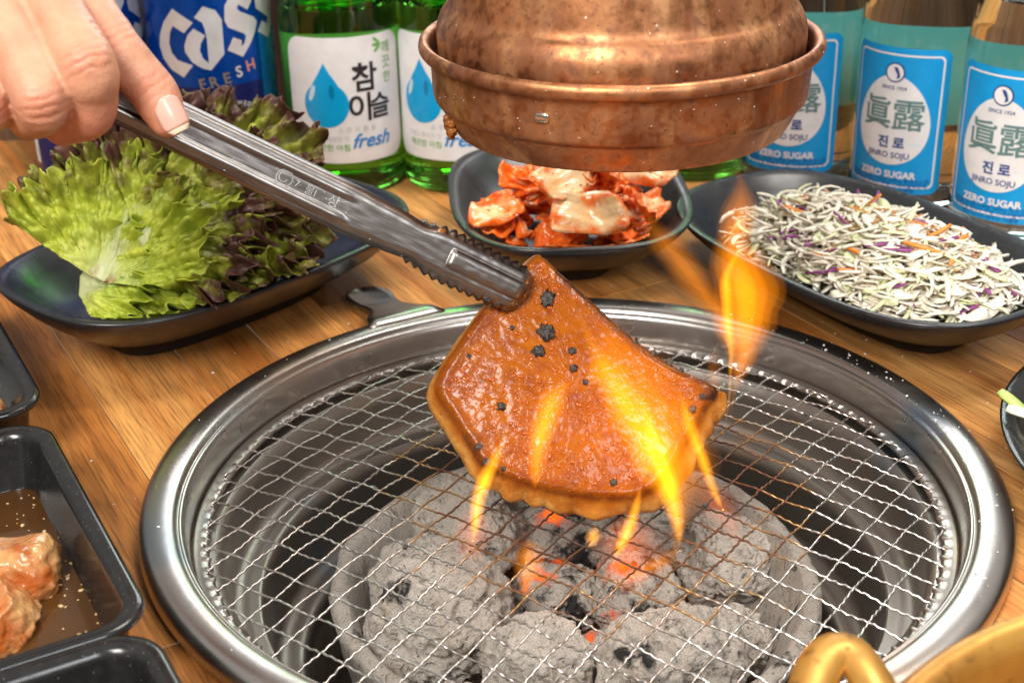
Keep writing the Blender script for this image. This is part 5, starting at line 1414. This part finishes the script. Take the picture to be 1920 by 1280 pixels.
# ------------------------------------------------------------------ flames
FMAT = {}
def flame_mat(col, st):
    if (col, st) not in FMAT: FMAT[(col, st)] = m_flame('flame', col, st)
    return FMAT[(col, st)]
CY, CO, CR = (1.0, 0.345, 0.006), (1.0, 0.27, 0.004), (1.0, 0.16, 0.003)
FLAMES = [
    ('slim yellow flame licking the left corner of the pork', CY, 330.0, 0.55, [(-0.0390, -0.0450, 0.0050, 0.0010), (-0.0375, -0.0450, 0.0139, 0.0022), (-0.0353, -0.0450, 0.0242, 0.0029), (-0.0323, -0.0398, 0.0303, 0.0027), (-0.0282, -0.0360, 0.0382, 0.0018), (-0.0244, -0.0300, 0.0435, 0.0004)]),
    ('faint curved flame over the middle of the pork', CO, 140.0, 0.6, [(-0.0152, -0.0385, 0.0230, 0.0018), (-0.0145, -0.0339, 0.0351, 0.0038), (-0.0118, -0.0264, 0.0436, 0.0046), (-0.0072, -0.0219, 0.0523, 0.0048), (0.0010, -0.0162, 0.0576, 0.0014)]),
    ('large yellow flame sweeping up across the right of the pork', CY, 84.0, 0.42, [(0.0358, -0.0470, -0.0067, 0.0010), (0.0368, -0.0470, 0.0086, 0.0028), (0.0352, -0.0460, 0.0224, 0.0056), (0.0318, -0.0400, 0.0300, 0.0078), (0.0258, -0.0310, 0.0395, 0.0088), (0.0180, -0.0231, 0.0520, 0.0076), (0.0100, -0.0140, 0.0630, 0.0050), (0.0040, -0.0035, 0.0740, 0.0022), (0.0015, 0.0020, 0.0800, 0.0004)]),
    ('bright yellow streak along the heart of the large flame', CY, 230.0, 0.5, [(0.0372, -0.0500, 0.0020, 0.0006), (0.0362, -0.0500, 0.0160, 0.0026), (0.0330, -0.0460, 0.0280, 0.0034), (0.0288, -0.0390, 0.0395, 0.0026), (0.0250, -0.0300, 0.0520, 0.0016), (0.0215, -0.0210, 0.0620, 0.0003)]),
    ('wide orange glow of flame behind the large yellow one', CO, 24.0, 0.5, [(0.0400, -0.0470, 0.0100, 0.0030), (0.0400, -0.0400, 0.0240, 0.0095), (0.0350, -0.0310, 0.0370, 0.0145), (0.0270, -0.0215, 0.0500, 0.0140), (0.0170, -0.0120, 0.0640, 0.0100), (0.0080, -0.0020, 0.0780, 0.0040), (0.0040, 0.0040, 0.0850, 0.0008)]),
    ('thin flame beside the right corner of the pork', CY, 260.0, 0.6, [(0.0548, -0.0370, 0.0110, 0.0006), (0.0515, -0.0380, 0.0189, 0.0017), (0.0480, -0.0363, 0.0270, 0.0022), (0.0453, -0.0300, 0.0345, 0.0024), (0.0418, -0.0247, 0.0442, 0.0026), (0.0388, -0.0149, 0.0535, 0.0006)]),
    ('narrow yellow flame in front of the scalloped pork edge', CY, 300.0, 0.6, [(0.0134, -0.0480, -0.0040, 0.0006), (0.0169, -0.0480, 0.0056, 0.0026), (0.0201, -0.0480, 0.0159, 0.0021), (0.0226, -0.0460, 0.0247, 0.0010), (0.0237, -0.0430, 0.0306, 0.0002)]),
    ('tiny flame just below the pork edge', CY, 175.0, 0.7, [(0.0044, -0.0420, -0.0010, 0.0008), (0.0058, -0.0420, 0.0037, 0.0026), (0.0067, -0.0420, 0.0094, 0.0005)]),
    ('orange flame rising between the charcoal below the grate', CO, 52.0, 0.9, [(-0.0200, -0.0440, -0.0220, 0.0010), (-0.0188, -0.0440, -0.0110, 0.0045), (-0.0176, -0.0440, -0.0020, 0.0056), (-0.0181, -0.0440, 0.0070, 0.0012)]),
    ('red orange flame under the grate right of the pork', CR, 15.0, 0.9, [(0.0690, 0.0000, -0.0320, 0.0010), (0.0650, 0.0000, -0.0203, 0.0045), (0.0587, 0.0000, -0.0112, 0.0070), (0.0552, 0.0000, -0.0024, 0.0050), (0.0506, 0.0000, 0.0064, 0.0010)]),
    ('flat orange flame base curling under the large flame', CO, 52.0, 0.8, [(0.0170, -0.0470, -0.0145, 0.0006), (0.0240, -0.0470, -0.0085, 0.0034), (0.0318, -0.0470, -0.0042, 0.0040), (0.0371, -0.0470, 0.0036, 0.0016)]),
    ('red glow of fire between the coals below the pork corner', CR, 15.0, 0.9, [(0.0180, -0.0260, -0.0330, 0.0030), (0.0220, -0.0260, -0.0200, 0.0110), (0.0200, -0.0240, -0.0080, 0.0120), (0.0160, -0.0220, 0.0020, 0.0030)]),
    ('dim red flame under the left corner of the pork', CR, 15.0, 0.9, [(-0.0420, -0.0160, -0.0300, 0.0020), (-0.0400, -0.0180, -0.0160, 0.0060), (-0.0380, -0.0200, -0.0040, 0.0070), (-0.0360, -0.0220, 0.0080, 0.0010)]),
    ('orange flame standing behind the right of the grate', CO, 66.0, 0.62, [(0.0700, 0.0500, -0.0020, 0.0010), (0.0735, 0.0540, 0.0180, 0.0024), (0.0763, 0.0550, 0.0330, 0.0080), (0.0765, 0.0550, 0.0450, 0.0122), (0.0752, 0.0550, 0.0590, 0.0132), (0.0718, 0.0550, 0.0710, 0.0100), (0.0690, 0.0550, 0.0800, 0.0064), (0.0697, 0.0550, 0.0890, 0.0066), (0.0718, 0.0550, 0.0981, 0.0070), (0.0704, 0.0550, 0.1095, 0.0036), (0.0679, 0.0550, 0.1182, 0.0005)]),
    ('faint flame drifting left toward the kimchi dish', CO, 44.0, 0.6, [(0.0740, 0.0600, 0.0250, 0.0020), (0.0680, 0.0680, 0.0400, 0.0045), (0.0584, 0.0730, 0.0534, 0.0066), (0.0476, 0.0750, 0.0672, 0.0068), (0.0393, 0.0750, 0.0796, 0.0054), (0.0320, 0.0750, 0.0930, 0.0012)]),
    ('thin bright flame streak inside the rear flame', CY, 290.0, 0.5, [(0.0665, 0.0400, 0.0000, 0.0005), (0.0690, 0.0430, 0.0300, 0.0010), (0.0666, 0.0440, 0.0530, 0.0024), (0.0652, 0.0440, 0.0698, 0.0020), (0.0690, 0.0440, 0.0813, 0.0012), (0.0714, 0.0440, 0.0892, 0.0003)]),
    ('faint reddish flame wisp in front of the rear rim', CO, 26.0, 0.6, [(0.0640, 0.0380, -0.0010, 0.0014), (0.0620, 0.0400, 0.0160, 0.0036), (0.0610, 0.0420, 0.0300, 0.0034), (0.0620, 0.0440, 0.0440, 0.0010)]),
]
for i, (lab, fcol, fs, sq, pts) in enumerate(FLAMES):
    C = catmull(pts, 9); P = C[:, :3].copy(); R = np.maximum(C[:, 3], 0.0002)
    for k in range(len(P)):
        P[k, 0] += 0.0012 * nz((P[k, 2] * 60, i, 0), 1.0, 2.0); R[k] *= 1 + 0.15 * nz((P[k, 2] * 70, i, 3), 1.0)
    fo = empty('flame', tuple(P[0]), lab, 'flame', 'flames of the charcoal fire')
    for (pn, k1, st, m0, m1) in (('outer_flame', 1.16, 0.26, 0.0, 1.0), ('middle_flame', 0.94, 0.46, 0.0, 0.97), ('inner_flame', 0.66, 0.65, 0.02, 0.90), ('flame_core', 0.34, 1.3, 0.06, 0.80)):
        a, b = int(m0 * len(P)), max(int(m0 * len(P)) + 4, int(m1 * len(P)))
        Q = P[a:b]; rr = R[a:b] * k1
        n = len(Q); fade = np.array([min(1, 0.25 + 6 * t / n, 0.05 + 4.0 * (n - 1 - t) / n) for t in range(n)])
        v, f = tube(Q, np.maximum(rr * fade, 0.00015), 20, True, 1.0)
        V = np.array(v).reshape(n, 20, 3)
        for k in range(n):       # flattened along the depth of the flame sheet
            c = Q[k]; V[k] = c + (V[k] - c) * np.array((1.0, sq, 1.0))
            for q in range(20): V[k, q] += (V[k, q] - c) * 0.22 * nz(V[k, q], 80, i)
        mesh(pn, V.reshape(-1, 3), f, flame_mat(fcol, fs * st), fo)

# ------------------------------------------------------------------ ash flecks
M['ash'] = simple('ash_fleck', (0.72, 0.69, 0.65), 0.8)
rng = random.Random(77); mb = MB()
def fleck(c, r, n=(0, 0, 1)):
    q = [rng.uniform(0.5, 1.3) for _ in range(3)]
    mb.add([(c[0] + p[0] * r * q[0], c[1] + p[1] * r * q[1], c[2] + p[2] * r * 0.5 * q[2]) for p in iv1], if1)
for i in range(330):
    a = rng.gauss(0.35, 0.9) if rng.random() < 0.75 else rng.uniform(0, 2 * PI); rad = rng.uniform(0.154, 0.168) if rng.random() < 0.6 else rng.uniform(0.168, 0.21)
    z = 0.0095 if rad < 0.163 else (0.0072 if rad < 0.168 else 0.0003)
    fleck((rad * math.cos(a), rad * math.sin(a), z), rng.choice((0.00025, 0.0003, 0.0004, 0.0004, 0.0007)))
for i in range(90):
    a = rng.uniform(PI, 2 * PI); z = rng.uniform(0.134, 0.168); R = float(np.interp(z, [0.132, 0.143, 0.146, 0.160, 0.165, 0.168], [0.0675, 0.0736, 0.0759, 0.0766, 0.0811, 0.079]))
    fleck((HC[0] + R * math.cos(a), HC[1] + R * math.sin(a), z + HZ), rng.choice((0.00025, 0.0003, 0.00045)))
for i in range(230):
    s, y = rng.uniform(0.0, 0.16), rng.gauss(0, 0.0038)
    c = TT + TA * s + TW * y + TN * 0.0027
    fleck(c, rng.choice((0.00012, 0.00016, 0.0002, 0.00028)))
tag(mb.build('ash_flecks', M['ash'], None, True), 'pale ash flecks scattered over the rim, hood and tongs', 'ash', kind='stuff')
